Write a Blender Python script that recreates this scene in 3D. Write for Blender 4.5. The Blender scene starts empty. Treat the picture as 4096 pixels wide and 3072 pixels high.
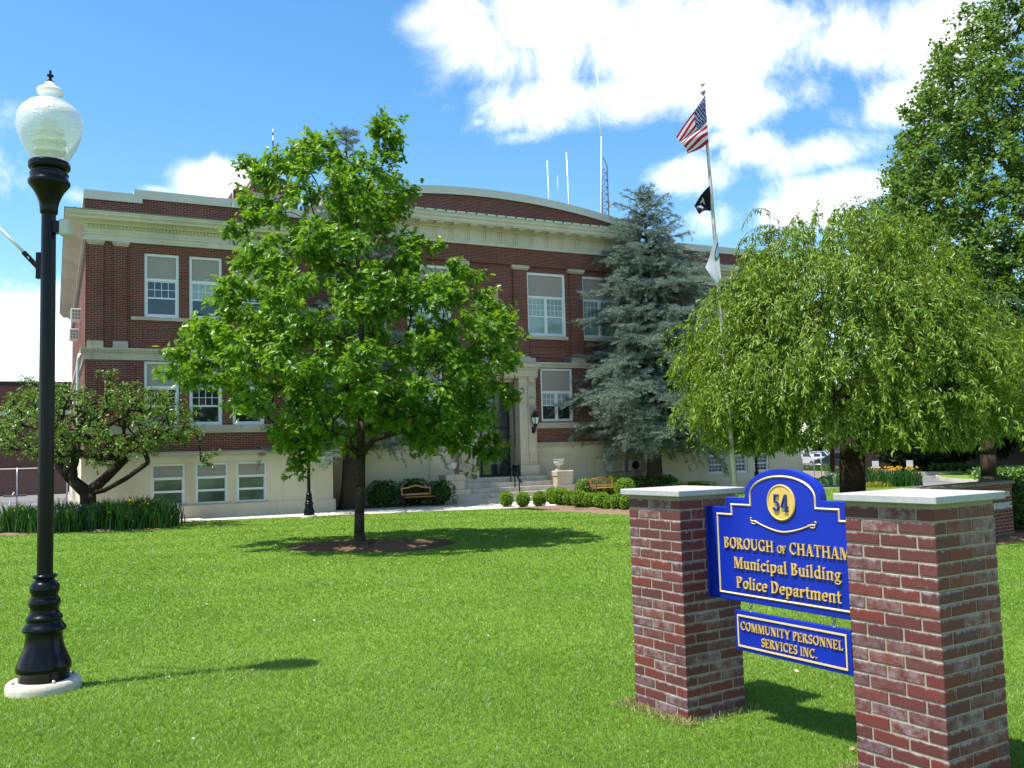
import bpy, bmesh, math, random
import numpy as np
from mathutils import Vector, Matrix

random.seed(7)
rng = np.random.default_rng(11)
PI = math.pi
scene = bpy.context.scene
COL = scene.collection

# ------------------------------------------------------------------ camera, sky, sun, exposure
EYE = 2.246
FPX = 3630.0
PITCH, ROLL = math.radians(4.17), math.radians(-1.52)


def cam_rot():
    cp, sp, cr, sr = math.cos(PITCH), math.sin(PITCH), math.cos(ROLL), math.sin(ROLL)
    R0 = np.array([[1, 0, 0], [0, 0, -1], [0, 1, 0.0]])
    Rp = np.array([[1, 0, 0], [0, cp, -sp], [0, sp, cp]])
    Rr = np.array([[cr, -sr, 0], [sr, cr, 0], [0, 0, 1]])
    return Rp @ R0 @ Rr


CR = cam_rot()
cam_data = bpy.data.cameras.new("camera")
cam = bpy.data.objects.new("camera", cam_data)
COL.objects.link(cam)
cam_data.sensor_width = 36.0
cam_data.lens = 36.0 * FPX / 4096.0
cam_data.clip_start = 0.1
cam_data.clip_end = 4000
M = Matrix([[CR[i][j] for j in range(3)] + [[0, 0, EYE][i]] for i in range(3)] + [[0, 0, 0, 1]])
cam.matrix_world = M
scene.camera = cam


def ray(x, y):
    return CR @ np.array([(x - 2048) / FPX, -(y - 1536) / FPX, -1.0])


def at(x, y, Y):
    r = ray(x, y)
    t = Y / r[1]
    return Vector((r[0] * t, Y, r[2] * t + EYE))


SUN_EL, SUN_AZ = math.radians(67.6), math.radians(22.0)
S = Vector((-math.cos(SUN_AZ) * math.cos(SUN_EL), -math.sin(SUN_AZ) * math.cos(SUN_EL), math.sin(SUN_EL)))
sun_data = bpy.data.lights.new("sun", "SUN")
sun_data.energy = 4.8
sun_data.angle = math.radians(0.5)
sun_data.color = (1.0, 0.955, 0.88)
sun = bpy.data.objects.new("sun", sun_data)
COL.objects.link(sun)
sun.rotation_euler = S.to_track_quat("Z", "Y").to_euler()
sun.location = S * 60

scene.view_settings.view_transform = "Standard"
scene.view_settings.look = "None"
scene.view_settings.exposure = 0.9
scene.view_settings.gamma = 1
scene.cycles.use_denoising = True
scene.cycles.max_bounces = 8
scene.cycles.diffuse_bounces = 4
scene.cycles.transparent_max_bounces = 8
scene.cycles.caustics_reflective = False
scene.cycles.caustics_refractive = False


# ------------------------------------------------------------------ node helpers
class NT:
    def __init__(self, tree):
        self.t = tree
        self.n = tree.nodes
        self.l = tree.links

    def node(self, kind, **kw):
        n = self.n.new(kind)
        for k, v in kw.items():
            setattr(n, k, v)
        return n

    def put(self, sock, v):
        if isinstance(v, bpy.types.NodeSocket):
            self.l.new(v, sock)
        else:
            sock.default_value = v

    def math(self, op, a, b=None, c=None, clamp=False):
        n = self.node("ShaderNodeMath", operation=op, use_clamp=clamp)
        self.put(n.inputs[0], a)
        if b is not None:
            self.put(n.inputs[1], b)
        if c is not None:
            self.put(n.inputs[2], c)
        return n.outputs[0]

    def mix(self, f, a, b, blend="MIX"):
        n = self.node("ShaderNodeMix", data_type="RGBA", blend_type=blend)
        self.put(n.inputs[0], f)
        self.put(n.inputs[6], a)
        self.put(n.inputs[7], b)
        return n.outputs[2]

    def noise(self, vec, scale, detail=4, rough=0.55, dist=0.0, out=0):
        n = self.node("ShaderNodeTexNoise")
        if vec is not None:
            self.l.new(vec, n.inputs["Vector"])
        n.inputs["Scale"].default_value = scale
        n.inputs["Detail"].default_value = detail
        n.inputs["Roughness"].default_value = rough
        n.inputs["Distortion"].default_value = dist
        return n.outputs[out]

    def ramp(self, f, stops):
        n = self.node("ShaderNodeValToRGB")
        e = n.color_ramp.elements
        while len(e) < len(stops):
            e.new(0.5)
        for el, (p, c) in zip(e, stops):
            el.position = p
            el.color = c if len(c) == 4 else (*c, 1)
        self.put(n.inputs[0], f)
        return n.outputs[0]

    def step(self, v, a, b, to0=0.0, to1=1.0):
        n = self.node("ShaderNodeMapRange", interpolation_type="SMOOTHSTEP")
        self.put(n.inputs[0], v)
        n.inputs[1].default_value = a
        n.inputs[2].default_value = b
        n.inputs[3].default_value = to0
        n.inputs[4].default_value = to1
        return n.outputs[0]


# ------------------------------------------------------------------ sky with clouds
world = bpy.data.worlds.new("World")
scene.world = world
world.use_nodes = True
w = NT(world.node_tree)
w.n.clear()
sky = w.node("ShaderNodeTexSky", sky_type="NISHITA")
sky.sun_disc = False
sky.sun_elevation = SUN_EL
sky.sun_rotation = math.atan2(S.x, S.y) % (2 * PI)
sky.air_density = 1.0
sky.dust_density = 0.5
sky.ozone_density = 2.0
hs = w.node("ShaderNodeHueSaturation")
hs.inputs["Saturation"].default_value = 1.28
hs.inputs["Hue"].default_value = 0.494
hs.inputs["Value"].default_value = 0.86
w.l.new(sky.outputs[0], hs.inputs["Color"])
bg = w.node("ShaderNodeBackground")
w.l.new(hs.outputs[0], bg.inputs[0])
bg.inputs[1].default_value = 0.15
tc = w.node("ShaderNodeTexCoord")
sep = w.node("ShaderNodeSeparateXYZ")
w.l.new(tc.outputs["Generated"], sep.inputs[0])
az = w.math("ARCTAN2", sep.outputs[0], sep.outputs[1])
el = w.math("ARCSINE", sep.outputs[2])
# cloud masses by compass direction and height (radians): centre azimuth, elevation, half sizes, weight
CLOUDS = [(1230, 45, 310, 85, .9), (1500, 110, 420, 105, .95), (1850, 90, 280, 80, .85), (2030, 60, 110, 60, .8),
          (1290, 215, 250, 65, .95), (1000, 70, 150, 90, .9), (1600, 210, 220, 60, .8), (1930, 235, 120, 45, .7),
          (1130, 297, 60, 20, .5), (1035, 262, 30, 14, .45), (1760, 335, 170, 46, .8), (1830, 400, 160, 55, .85), (1560, 300, 90, 25, .5), (1960, 190, 150, 35, .5),
          (1720, 465, 170, 45, .75), (1470, 378, 110, 38, .85), (1640, 330, 80, 40, .8), (1150, 130, 160, 60, .7),
          (490, 393, 92, 44, 1.25), (160, 425, 60, 22, .7), (345, 410, 40, 10, .5), (40, 730, 180, 130, 1.1),
          (110, 640, 90, 50, .8), (70, 810, 150, 50, .9), (2000, 620, 260, 120, .8), (-500, 300, 400, 150, .9),
          (2900, 250, 400, 160, .9)]
n1 = w.noise(tc.outputs["Generated"], 7.5, 10, 0.64, 0.35)
n2 = w.noise(tc.outputs["Generated"], 2.3, 3, 0.5, 0.0)
acc = None
for (cx, cy, rx, ry, wt) in CLOUDS:
    r = ray(cx * 1.8517, cy * 1.8517)
    r = r / np.linalg.norm(r)
    a0, e0 = math.atan2(r[0], r[1]), math.asin(r[2])
    sc_ = 1.8517 / FPX / (1 + (cx * 1.8517 - 2048) ** 2 / FPX ** 2) ** 0.5
    dx = w.math("MULTIPLY", w.math("SUBTRACT", az, a0), 1.0 / (rx * sc_))
    dy = w.math("MULTIPLY", w.math("SUBTRACT", el, e0), 1.0 / (ry * sc_))
    d2 = w.math("ADD", w.math("MULTIPLY", dx, dx), w.math("MULTIPLY", dy, dy))
    g = w.math("MULTIPLY", w.math("EXPONENT", w.math("MULTIPLY", d2, -0.75)), wt)
    acc = g if acc is None else w.math("MAXIMUM", acc, g)
# unseen clouds added outside the view for ambient light and reflections
back = w.math("MULTIPLY", w.step(w.math("ABSOLUTE", az), 0.75, 1.1), w.math("MULTIPLY", w.step(n2, 0.45, 0.7), 0.9))
acc = w.math("MAXIMUM", acc, back)
dens = w.math("ADD", acc, w.math("MULTIPLY", w.math("SUBTRACT", n1, 0.5), 2.5))
dens = w.step(dens, 0.26, 1.08)
dens = w.math("MULTIPLY", dens, w.step(acc, 0.03, 0.22))
nb = w.noise(tc.outputs["Generated"], 11.0, 5, 0.6)
shade = w.step(nb, 0.25, 0.75, 0.80, 1.02)
cb = w.node("ShaderNodeBackground")
cb.inputs[0].default_value = (1.0, 1.0, 0.985, 1)
w.l.new(shade, cb.inputs[1])
ms = w.node("ShaderNodeMixShader")
w.l.new(dens, ms.inputs[0])
w.l.new(bg.outputs[0], ms.inputs[1])
w.l.new(cb.outputs[0], ms.inputs[2])
wo = w.node("ShaderNodeOutputWorld")
w.l.new(ms.outputs[0], wo.inputs[0])


# ------------------------------------------------------------------ materials
def pbr(name, color, rough=0.6, spec=0.5, metal=0.0):
    m = bpy.data.materials.new(name)
    m.use_nodes = True
    nt = NT(m.node_tree)
    b = nt.n["Principled BSDF"]
    b.inputs["Base Color"].default_value = (*color, 1)
    b.inputs["Roughness"].default_value = rough
    b.inputs["Metallic"].default_value = metal
    b.inputs["Specular IOR Level"].default_value = spec
    return m, nt, b


def bump(nt, b, h, strength=0.3, dist=0.01):
    n = nt.node("ShaderNodeBump")
    n.inputs["Strength"].default_value = strength
    n.inputs["Distance"].default_value = dist
    nt.l.new(h, n.inputs["Height"])
    nt.l.new(n.outputs[0], b.inputs["Normal"])


def speckled(name, c1, c2, scale=20, rough=0.7, spec=0.3, bumpd=0.0, detail=6, big=None, metal=0.0, streak=0.0):
    m, nt, b = pbr(name, c1, rough, spec, metal)
    t = nt.node("ShaderNodeTexCoord").outputs["Object"]
    n = nt.noise(t, scale, detail, 0.6)
    col = nt.ramp(n, [(0.3, c1), (0.7, c2)])
    if big:
        nb_ = nt.noise(t, big, 3, 0.5)
        col = nt.mix(nt.step(nb_, 0.35, 0.75, 0, 0.5), col, (c1[0] * .62, c1[1] * .6, c1[2] * .56, 1))
    if streak:
        # rain streaks: narrow across, long down the wall
        mp = nt.node("ShaderNodeMapping")
        mp.inputs["Scale"].default_value = (5.0, 5.0, .35)
        nt.l.new(t, mp.inputs[0])
        sn = nt.noise(mp.outputs[0], 1.0, 5, 0.7)
        col = nt.mix(nt.step(sn, .54, .80, 0, streak), col, (c1[0] * .45, c1[1] * .42, c1[2] * .38, 1))
    nt.l.new(col, b.inputs["Base Color"])
    if bumpd:
        bump(nt, b, n, 0.5, bumpd)
    return m


def leaf_mat(name, cols, trans=0.35, rough=0.45, tcol=None, spec=0.35):
    m = bpy.data.materials.new(name)
    m.use_nodes = True
    nt = NT(m.node_tree)
    b = nt.n["Principled BSDF"]
    out = nt.n["Material Output"]
    g = nt.node("ShaderNodeNewGeometry")
    k = len(cols)
    col = nt.ramp(g.outputs["Random Per Island"], [((i + .5) / k, c) for i, c in enumerate(cols)])
    nt.l.new(col, b.inputs["Base Color"])
    b.inputs["Roughness"].default_value = rough
    b.inputs["Specular IOR Level"].default_value = spec
    tr = nt.node("ShaderNodeBsdfTranslucent")
    tn = nt.mix(1.0, col, (*(tcol or (1.5, 1.35, .55)), 1), "MULTIPLY")
    nt.l.new(tn, tr.inputs[0])
    mx = nt.node("ShaderNodeMixShader")
    mx.inputs[0].default_value = trans
    nt.l.new(b.outputs[0], mx.inputs[1])
    nt.l.new(tr.outputs[0], mx.inputs[2])
    nt.l.new(mx.outputs[0], out.inputs[0])
    return m


def brick_mat(name, chevron=False, c1=(.185, .042, .028), c2=(.085, .024, .019), mortar=(.34, .26, .21), W=.213, Hh=.0677, ms_=.013):
    m, nt, b = pbr(name, c1, 0.85, 0.2)
    t = nt.node("ShaderNodeTexCoord").outputs["Object"]
    s = nt.node("ShaderNodeSeparateXYZ")
    nt.l.new(t, s.inputs[0])
    xx = nt.math("ADD", s.outputs[0], s.outputs[1])
    zz = s.outputs[2]
    if chevron:
        zz = nt.math("ADD", zz, nt.math("PINGPONG", xx, 0.30))
    cmb = nt.node("ShaderNodeCombineXYZ")
    nt.l.new(xx, cmb.inputs[0])
    nt.l.new(zz, cmb.inputs[1])
    br = nt.node("ShaderNodeTexBrick")
    nt.l.new(cmb.outputs[0], br.inputs["Vector"])
    br.inputs["Scale"].default_value = 1
    br.inputs["Brick Width"].default_value = W
    br.inputs["Row Height"].default_value = Hh
    br.inputs["Mortar Size"].default_value = ms_ / 2
    br.inputs["Mortar Smooth"].default_value = 0.2
    br.inputs["Bias"].default_value = 0.0
    br.inputs["Color1"].default_value = (*c1, 1)
    br.inputs["Color2"].default_value = (*c2, 1)
    br.inputs["Mortar"].default_value = (*mortar, 1)
    n = nt.noise(t, 0.55, 4, 0.6)
    col = nt.mix(nt.step(n, 0.3, 0.75, 0, 0.40), br.outputs[0], (.115, .028, .021, 1))
    n3 = nt.noise(t, 30, 3, 0.6)
    col = nt.mix(nt.step(n3, 0.62, 0.8, 0, 0.30), col, (.22, .14, .11, 1))
    nt.l.new(col, b.inputs["Base Color"])
    bump(nt, b, nt.math("MULTIPLY", br.outputs["Fac"], -1.0), 0.6, 0.008)
    return m


MAT = {}
MAT["brick"] = brick_mat("red_brick")
MAT["herring"] = brick_mat("herringbone_brick", chevron=True, c1=(.15, .042, .032), c2=(.085, .03, .025))
MAT["far_brick"] = brick_mat("far_red_brick", c1=(.12, .035, .028), c2=(.09, .028, .022))
MAT["stucco"] = speckled("cream_stucco", (.66, .56, .40), (.72, .62, .455), 60, .9, .2, .002, big=.5, streak=.35)
MAT["stone"] = speckled("grey_cream_limestone", (.45, .385, .30), (.53, .46, .365), 9, .85, .25, .002, big=.8, streak=.6)
MAT["trim"] = speckled("cream_painted_cornice", (.60, .55, .45), (.66, .61, .51), 5, .55, .35, 0, big=.6, streak=.35)
MAT["coping"] = speckled("pale_metal_coping", (.52, .50, .43), (.57, .55, .475), 3, .4, .4)
MAT["copper"] = speckled("green_copper_flashing", (.07, .14, .11), (.12, .20, .16), 8, .55, .4)
MAT["gutter"] = pbr("pale_green_gutter", (.45, .58, .46), .45, .4)[0]
MAT["white"] = speckled("white_window_paint", (.66, .68, .70), (.74, .75, .76), 14, .4, .4)
MAT["panel"] = speckled("taupe_window_panel", (.30, .26, .225), (.33, .29, .25), 4, .5, .4)
MAT["steps"] = speckled("worn_concrete_steps", (.40, .36, .30), (.53, .49, .42), 7, .9, .2, .003, big=1.6, streak=.5)
MAT["concrete"] = speckled("pale_concrete", (.50, .47, .41), (.60, .57, .50), 12, .9, .2, .002, big=.7)
MAT["lampbase"] = speckled("rough_concrete_footing", (.50, .46, .38), (.66, .62, .54), 16, .95, .15, .012, big=3)
MAT["asphalt"] = speckled("grey_asphalt", (.15, .15, .155), (.20, .20, .20), 30, .9, .2, .002, big=.15)
MAT["roof"] = speckled("dark_flat_roof", (.06, .06, .06), (.08, .08, .08), 5, .9, .2)
MAT["black"] = speckled("gloss_black_paint", (.003, .0035, .005), (.005, .006, .008), 3, .24, .22)
MAT["blackmatt"] = pbr("matt_black_iron", (.012, .012, .013), .5, .4)[0]
MAT["mulch"] = speckled("brown_bark_mulch", (.05, .028, .018), (.20, .125, .08), 55, .95, .1, .03, 8)
MAT["mulchpale"] = speckled("dry_pale_mulch", (.12, .075, .05), (.26, .18, .13), 55, .95, .1, .03, 8)
MAT["bark"] = speckled("grey_brown_bark", (.03, .022, .017), (.085, .066, .05), 24, .95, .1, .02, 8)
MAT["darkbark"] = speckled("dark_cherry_bark", (.022, .014, .010), (.06, .042, .032), 22, .95, .15, .02, 8)
MAT["steel"] = pbr("grey_galvanised_steel", (.42, .43, .44), .4, .5, .7)[0]
MAT["whitemetal"] = pbr("white_painted_metal", (.75, .75, .74), .4, .4)[0]
MAT["wood"] = speckled("varnished_orange_wood", (.38, .15, .035), (.50, .22, .06), 18, .35, .5)
MAT["blue"] = speckled("royal_blue_sign_paint", (.0025, .020, .35), (.0035, .025, .40), 5, .40, .35, big=2.0)
MAT["gold"] = speckled("gold_leaf_paint", (.66, .43, .10), (.74, .50, .15), 30, .38, .5, .001, metal=.25)
MAT["goldlight"] = speckled("pale_gold_edge", (.80, .58, .22), (.86, .66, .30), 30, .32, .5, metal=.2)
MAT["capstone"] = speckled("pale_grey_slate_cap", (.34, .34, .35), (.42, .42, .43), 40, .8, .25, .002, big=3)
MAT["mortar"] = speckled("sandy_mortar", (.27, .23, .175), (.36, .31, .235), 90, .95, .1, .003)
MAT["urn"] = speckled("weathered_white_urn", (.42, .40, .35), (.66, .64, .58), 14, .8, .2, .004, big=4)
MAT["lattice"] = speckled("weathered_galvanised_steel", (.20, .17, .18), (.30, .27, .28), 9, .6, .4, metal=.3)
MAT["polepaint"] = speckled("peeling_white_pole_paint", (.62, .60, .55), (.34, .26, .20), 4, .6, .3, .002, 7)
MAT["lampglass"] = pbr("frosted_lantern_glass", (.55, .60, .60), .3, .5)[0]
MAT["greywall"] = speckled("grey_brown_painted_wall", (.20, .18, .155), (.24, .215, .19), 2, .9, .2)
MAT["shingle"] = speckled("dark_roof_shingle", (.10, .095, .09), (.16, .15, .145), 12, .9, .2, .004)
MAT["bluenum"] = pbr("dark_blue_numeral_paint", (.012, .022, .20), .35, .5)[0]
MAT["red"] = pbr("red_notice", (.42, .02, .03), .5, .4)[0]
MAT["greyletter"] = pbr("grey_white_letters", (.55, .54, .52), .6, .3)[0]
MAT["notice_white"] = pbr("white_lettering", (.8, .8, .8), .5, .4)[0]
MAT["ac"] = speckled("beige_air_conditioner", (.48, .47, .43), (.53, .52, .48), 12, .5, .4)
MAT["dark"] = pbr("dark_recess", (.012, .012, .012), .7, .3)[0]
MAT["tan"] = speckled("tan_plaque_stone", (.42, .29, .17), (.48, .34, .21), 20, .8, .2, .004)
MAT["walltop"] = speckled("weathered_brown_coping", (.13, .10, .075), (.20, .16, .12), 14, .9, .2, .003)
MAT["terra"] = speckled("brown_red_tile_panel", (.15, .035, .022), (.18, .045, .03), 6, .8, .2)


def glass_mat(name, col, rough=.06, col2=None):
    m, nt, b = pbr(name, col, rough, .8)
    if col2:
        t = nt.node("ShaderNodeTexCoord").outputs["Object"]
        n = nt.noise(t, 1.1, 3, .5)
        nt.l.new(nt.ramp(n, [(.35, (*col, 1)), (.65, (*col2, 1))]), b.inputs["Base Color"])  # mottled pane colour imitates reflections and hints of the interior
    b.inputs["Coat Weight"].default_value = 0.4
    b.inputs["Coat Roughness"].default_value = 0.03
    return m


MAT["glassdark"] = glass_mat("dark_window_glass", (.010, .014, .017), .05, (.022, .028, .032))
MAT["glassblind"] = glass_mat("glass_over_pale_blind", (.24, .29, .31), .12, (.32, .37, .38))
MAT["glassgreen"] = glass_mat("glass_over_green_blind", (.17, .27, .25), .12, (.23, .33, .31))
MAT["glassbase"] = glass_mat("green_tinted_basement_glass", (.03, .055, .05), .08, (.10, .14, .12))
MAT["glassmid"] = glass_mat("half lit window glass".replace(" ", "_"), (.05, .062, .068), .07, (.11, .13, .135))
MAT["glassdoor"] = glass_mat("grey_door_glass", (.035, .042, .045), .08, (.06, .068, .07))

# near pillars: real bricks, each its own shade, with chalky bloom on upper edges
m, nt, b = pbr("pillar_brick", (.11, .024, .02), .62, .35)
g = nt.node("ShaderNodeNewGeometry")
t = nt.node("ShaderNodeTexCoord").outputs["Object"]
col = nt.ramp(g.outputs["Random Per Island"], [(.08, (.115, .033, .034)), (.35, (.14, .033, .030)), (.65, (.098, .033, .038)), (.92, (.165, .034, .027))])
sp_ = nt.noise(t, 160, 4, .65)
col = nt.mix(nt.step(sp_, .35, .8, 0, .28), col, (.05, .012, .011, 1))
sz = nt.node("ShaderNodeSeparateXYZ")
nt.l.new(t, sz.inputs[0])
row = nt.math("FRACT", nt.math("MULTIPLY", nt.math("SUBTRACT", sz.outputs[2], 1.442), 1 / .0682))
bl = nt.math("ADD", nt.math("MULTIPLY", nt.noise(t, 26, 5, .72), .62), nt.math("MULTIPLY", nt.noise(t, 3.2, 3, .5), .42))
edge = nt.step(row, .66, .99, 0, .17)
bloom = nt.step(nt.math("ADD", bl, edge), .60, .78, 0, .60)
col = nt.mix(bloom, col, (.40, .36, .36, 1))
r2 = nt.math("FRACT", nt.math("MULTIPLY", g.outputs["Random Per Island"], 17.31))
dusty = nt.math("MULTIPLY", nt.step(r2, .45, 1.0), nt.step(nt.noise(t, 15, 5, .7), .36, .66))
col = nt.mix(nt.math("MULTIPLY", dusty, .62), col, (.34, .28, .29, 1))
fl = nt.noise(t, 75, 3, .7)
col = nt.mix(nt.step(fl, .68, .74, 0, .7), col, (.5, .46, .43, 1))
nt.l.new(col, b.inputs["Base Color"])
bump(nt, b, sp_, .4, .003)
MAT["pillarbrick"] = m

MAT["oak"] = leaf_mat("oak_leaf", [(.075, .185, .014), (.125, .255, .019), (.17, .31, .024), (.10, .22, .016)], .45, .34)
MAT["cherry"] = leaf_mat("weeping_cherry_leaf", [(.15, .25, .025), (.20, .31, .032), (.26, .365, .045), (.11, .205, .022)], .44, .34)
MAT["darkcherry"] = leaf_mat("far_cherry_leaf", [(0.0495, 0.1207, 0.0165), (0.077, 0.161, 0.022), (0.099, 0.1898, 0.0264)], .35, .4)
MAT["crab"] = leaf_mat("crab_apple_leaf", [(.08, .17, .025), (.11, .21, .03), (.14, .24, .04), (.10, .17, .03)], .40, .36)
MAT["bigoak"] = leaf_mat("tall_tree_leaf", [(.07, .15, .024), (.10, .195, .032), (.135, .23, .042)], .38, .42)
MAT["darkleaf"] = leaf_mat("dark_shrub_leaf", [(.018, .045, .012), (.03, .065, .015), (.045, .085, .02)], .3, .5)  # dark green leaf colours of the background trees
MAT["cedar"] = leaf_mat("blue_cedar_needle", [(.17, .24, .195), (.23, .30, .25), (.29, .355, .30), (.10, .15, .115)], .15, .55, (1, 1, .9))
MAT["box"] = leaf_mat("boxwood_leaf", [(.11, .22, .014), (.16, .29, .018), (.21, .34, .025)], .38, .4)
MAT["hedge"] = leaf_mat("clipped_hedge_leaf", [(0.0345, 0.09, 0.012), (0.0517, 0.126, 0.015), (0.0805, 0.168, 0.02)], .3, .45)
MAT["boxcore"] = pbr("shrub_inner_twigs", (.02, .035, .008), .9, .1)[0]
MAT["iris"] = leaf_mat("iris_leaf", [(.02, .075, .015), (.035, .11, .02), (.055, .145, .028)], .3, .4)
MAT["irisfl"] = leaf_mat("yellow_iris_petal", [(.75, .48, .01), (.85, .6, .02)], .3, .5, (1.2, 1.1, .5))
MAT["irispurple"] = leaf_mat("purple_iris_petal", [(.25, .08, .42), (.34, .12, .5)], .3, .5, (1.2, 1, 1.3))
MAT["ivy"] = leaf_mat("ivy_leaf", [(.06, .14, .03), (.09, .19, .04), (.12, .22, .05)], .3, .4)
MAT["goldplant"] = leaf_mat("yellow_ground_cover", [(.28, .26, .03), (.38, .32, .05)], .3, .5)
MAT["hosta"] = leaf_mat("hosta_leaf", [(.06, .15, .07), (.10, .20, .10)], .3, .45)

# lawn soil/turf sheet below the blades
m, nt, b = pbr("turf", (.09, .19, .02), .95, .1)
t = nt.node("ShaderNodeTexCoord").outputs["Object"]
a_ = nt.noise(t, 38, 5, .7)
c_ = nt.noise(t, .6, 4, .6)
f_ = nt.noise(t, 7, 4, .6)
col = nt.ramp(a_, [(.3, (.095, .175, .018)), (.55, (.14, .235, .026)), (.75, (.20, .30, .045))])
col = nt.mix(nt.step(c_, .35, .7, 0, .35), col, (.09, .20, .015, 1))
col = nt.mix(nt.step(f_, .45, .75, 0, .30), col, (.19, .27, .05, 1))
nt.l.new(col, b.inputs["Base Color"])
bump(nt, b, a_, .8, .03)
MAT["turf"] = m
m = leaf_mat("grass_blade", [(.095, .20, .018), (.14, .26, .026), (.185, .315, .038), (.115, .23, .02), (.29, .36, .10)], .40, .40, (1.25, 1.2, .5), .35)
# mottled patches across the lawn
nt = NT(m.node_tree)
rp_ = [q for q in nt.n if q.type == "VALTORGB"][0]
t = nt.node("ShaderNodeTexCoord").outputs["Object"]
pn = nt.noise(t, .9, 5, .65)
pm = nt.noise(t, .22, 2, .5)
col = nt.mix(nt.step(pn, .42, .72, 0, .55), rp_.outputs[0], (.24, .34, .07, 1))
col = nt.mix(nt.step(pm, .40, .65, 0, .55), col, (.075, .195, .014, 1))
nt.l.new(col, nt.n["Principled BSDF"].inputs["Base Color"])
MAT["grass"] = m


# ------------------------------------------------------------------ mesh helpers
class MB:
    def __init__(self):
        self.v, self.f, self.m = [], [], []

    def add(self, vs, fs, mi=0):
        o = len(self.v)
        self.v += [tuple(p) for p in vs]
        for f in fs:
            self.f.append([i + o for i in f])
            self.m.append(mi)

    def box(self, x0, x1, y0, y1, z0, z1, mi=0):
        self.add([(x0, y0, z0), (x1, y0, z0), (x1, y1, z0), (x0, y1, z0), (x0, y0, z1), (x1, y0, z1), (x1, y1, z1), (x0, y1, z1)],
                 [(3, 2, 1, 0), (4, 5, 6, 7), (0, 1, 5, 4), (1, 2, 6, 5), (2, 3, 7, 6), (3, 0, 4, 7)], mi)

    def cbox(self, x0, x1, y0, y1, z0, z1, c, mi=0):
        """box with chamfered edges"""
        vs, idx = [], {}
        X, Y, Z = (x0, x1), (y0, y1), (z0, z1)
        sg = lambda i: 1 - 2 * i
        for i in (0, 1):
            for j in (0, 1):
                for k in (0, 1):
                    idx[(i, j, k, 0)] = len(vs)
                    vs.append((X[i], Y[j] + sg(j) * c, Z[k] + sg(k) * c))
                    idx[(i, j, k, 1)] = len(vs)
                    vs.append((X[i] + sg(i) * c, Y[j], Z[k] + sg(k) * c))
                    idx[(i, j, k, 2)] = len(vs)
                    vs.append((X[i] + sg(i) * c, Y[j] + sg(j) * c, Z[k]))
        fs = []
        for i in (0, 1):
            q = [idx[(i, 0, 0, 0)], idx[(i, 1, 0, 0)], idx[(i, 1, 1, 0)], idx[(i, 0, 1, 0)]]
            fs.append(q if i else q[::-1])
            q = [idx[(0, i, 0, 1)], idx[(1, i, 0, 1)], idx[(1, i, 1, 1)], idx[(0, i, 1, 1)]]
            fs.append(q[::-1] if i else q)
            q = [idx[(0, 0, i, 2)], idx[(1, 0, i, 2)], idx[(1, 1, i, 2)], idx[(0, 1, i, 2)]]
            fs.append(q if i else q[::-1])
        for i in (0, 1):
            for j in (0, 1):
                fs.append([idx[(i, j, 0, 0)], idx[(i, j, 1, 0)], idx[(i, j, 1, 1)], idx[(i, j, 0, 1)]])
                fs.append([idx[(i, 0, j, 0)], idx[(i, 1, j, 0)], idx[(i, 1, j, 2)], idx[(i, 0, j, 2)]])
                fs.append([idx[(0, i, j, 1)], idx[(1, i, j, 1)], idx[(1, i, j, 2)], idx[(0, i, j, 2)]])
                for k in (0, 1):
                    fs.append([idx[(i, j, k, 0)], idx[(i, j, k, 1)], idx[(i, j, k, 2)]])
        self.add(vs, fs, mi)

    def prism(self, poly, fn, d0, d1, mi=0, back=True):
        """polygon poly (a,b) extruded from d0 to d1; fn(a,b,d) -> xyz"""
        n = len(poly)
        vs = [fn(a, b, d0) for a, b in poly] + [fn(a, b, d1) for a, b in poly]
        fs = [list(range(n))] + [[i, i + n, (i + 1) % n + n, (i + 1) % n] for i in range(n)]
        if back:
            fs.append(list(range(2 * n - 1, n - 1, -1)))
        self.add(vs, fs, mi)

    def lathe(self, prof, c=(0, 0, 0), seg=24, mi=0, caps=True):
        vs, fs = [], []
        for r, z in prof:
            for k in range(seg):
                a = 2 * PI * k / seg
                vs.append((c[0] + r * math.cos(a), c[1] + r * math.sin(a), c[2] + z))
        for i in range(len(prof) - 1):
            for k in range(seg):
                k2 = (k + 1) % seg
                fs.append([i * seg + k, i * seg + k2, (i + 1) * seg + k2, (i + 1) * seg + k])
        if caps:
            fs.append(list(range(seg - 1, -1, -1)))
            fs.append([(len(prof) - 1) * seg + k for k in range(seg)])
        self.add(vs, fs, mi)

    def tube(self, pts, rad, seg=6, mi=0):
        pts = [Vector(p) for p in pts]
        if not hasattr(rad, "__len__"):
            rad = [rad] * len(pts)
        vs, fs = [], []
        up = Vector((0.12, 0.31, 0.94)).normalized()
        for i, p in enumerate(pts):
            d = (pts[min(i + 1, len(pts) - 1)] - pts[max(i - 1, 0)])
            d = d.normalized() if d.length > 1e-9 else Vector((0, 0, 1))
            a = d.cross(up)
            if a.length < 0.05:
                a = d.cross(Vector((1, 0, 0)))
            a.normalize()
            bb = d.cross(a)
            for k in range(seg):
                th = 2 * PI * k / seg
                vs.append(p + (a * math.cos(th) + bb * math.sin(th)) * rad[i])
        for i in range(len(pts) - 1):
            for k in range(seg):
                k2 = (k + 1) % seg
                fs.append([i * seg + k, (i + 1) * seg + k, (i + 1) * seg + k2, i * seg + k2])
        fs.append(list(range(seg)))
        fs.append([(len(pts) - 1) * seg + k for k in range(seg - 1, -1, -1)])
        self.add(vs, fs, mi)

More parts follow.
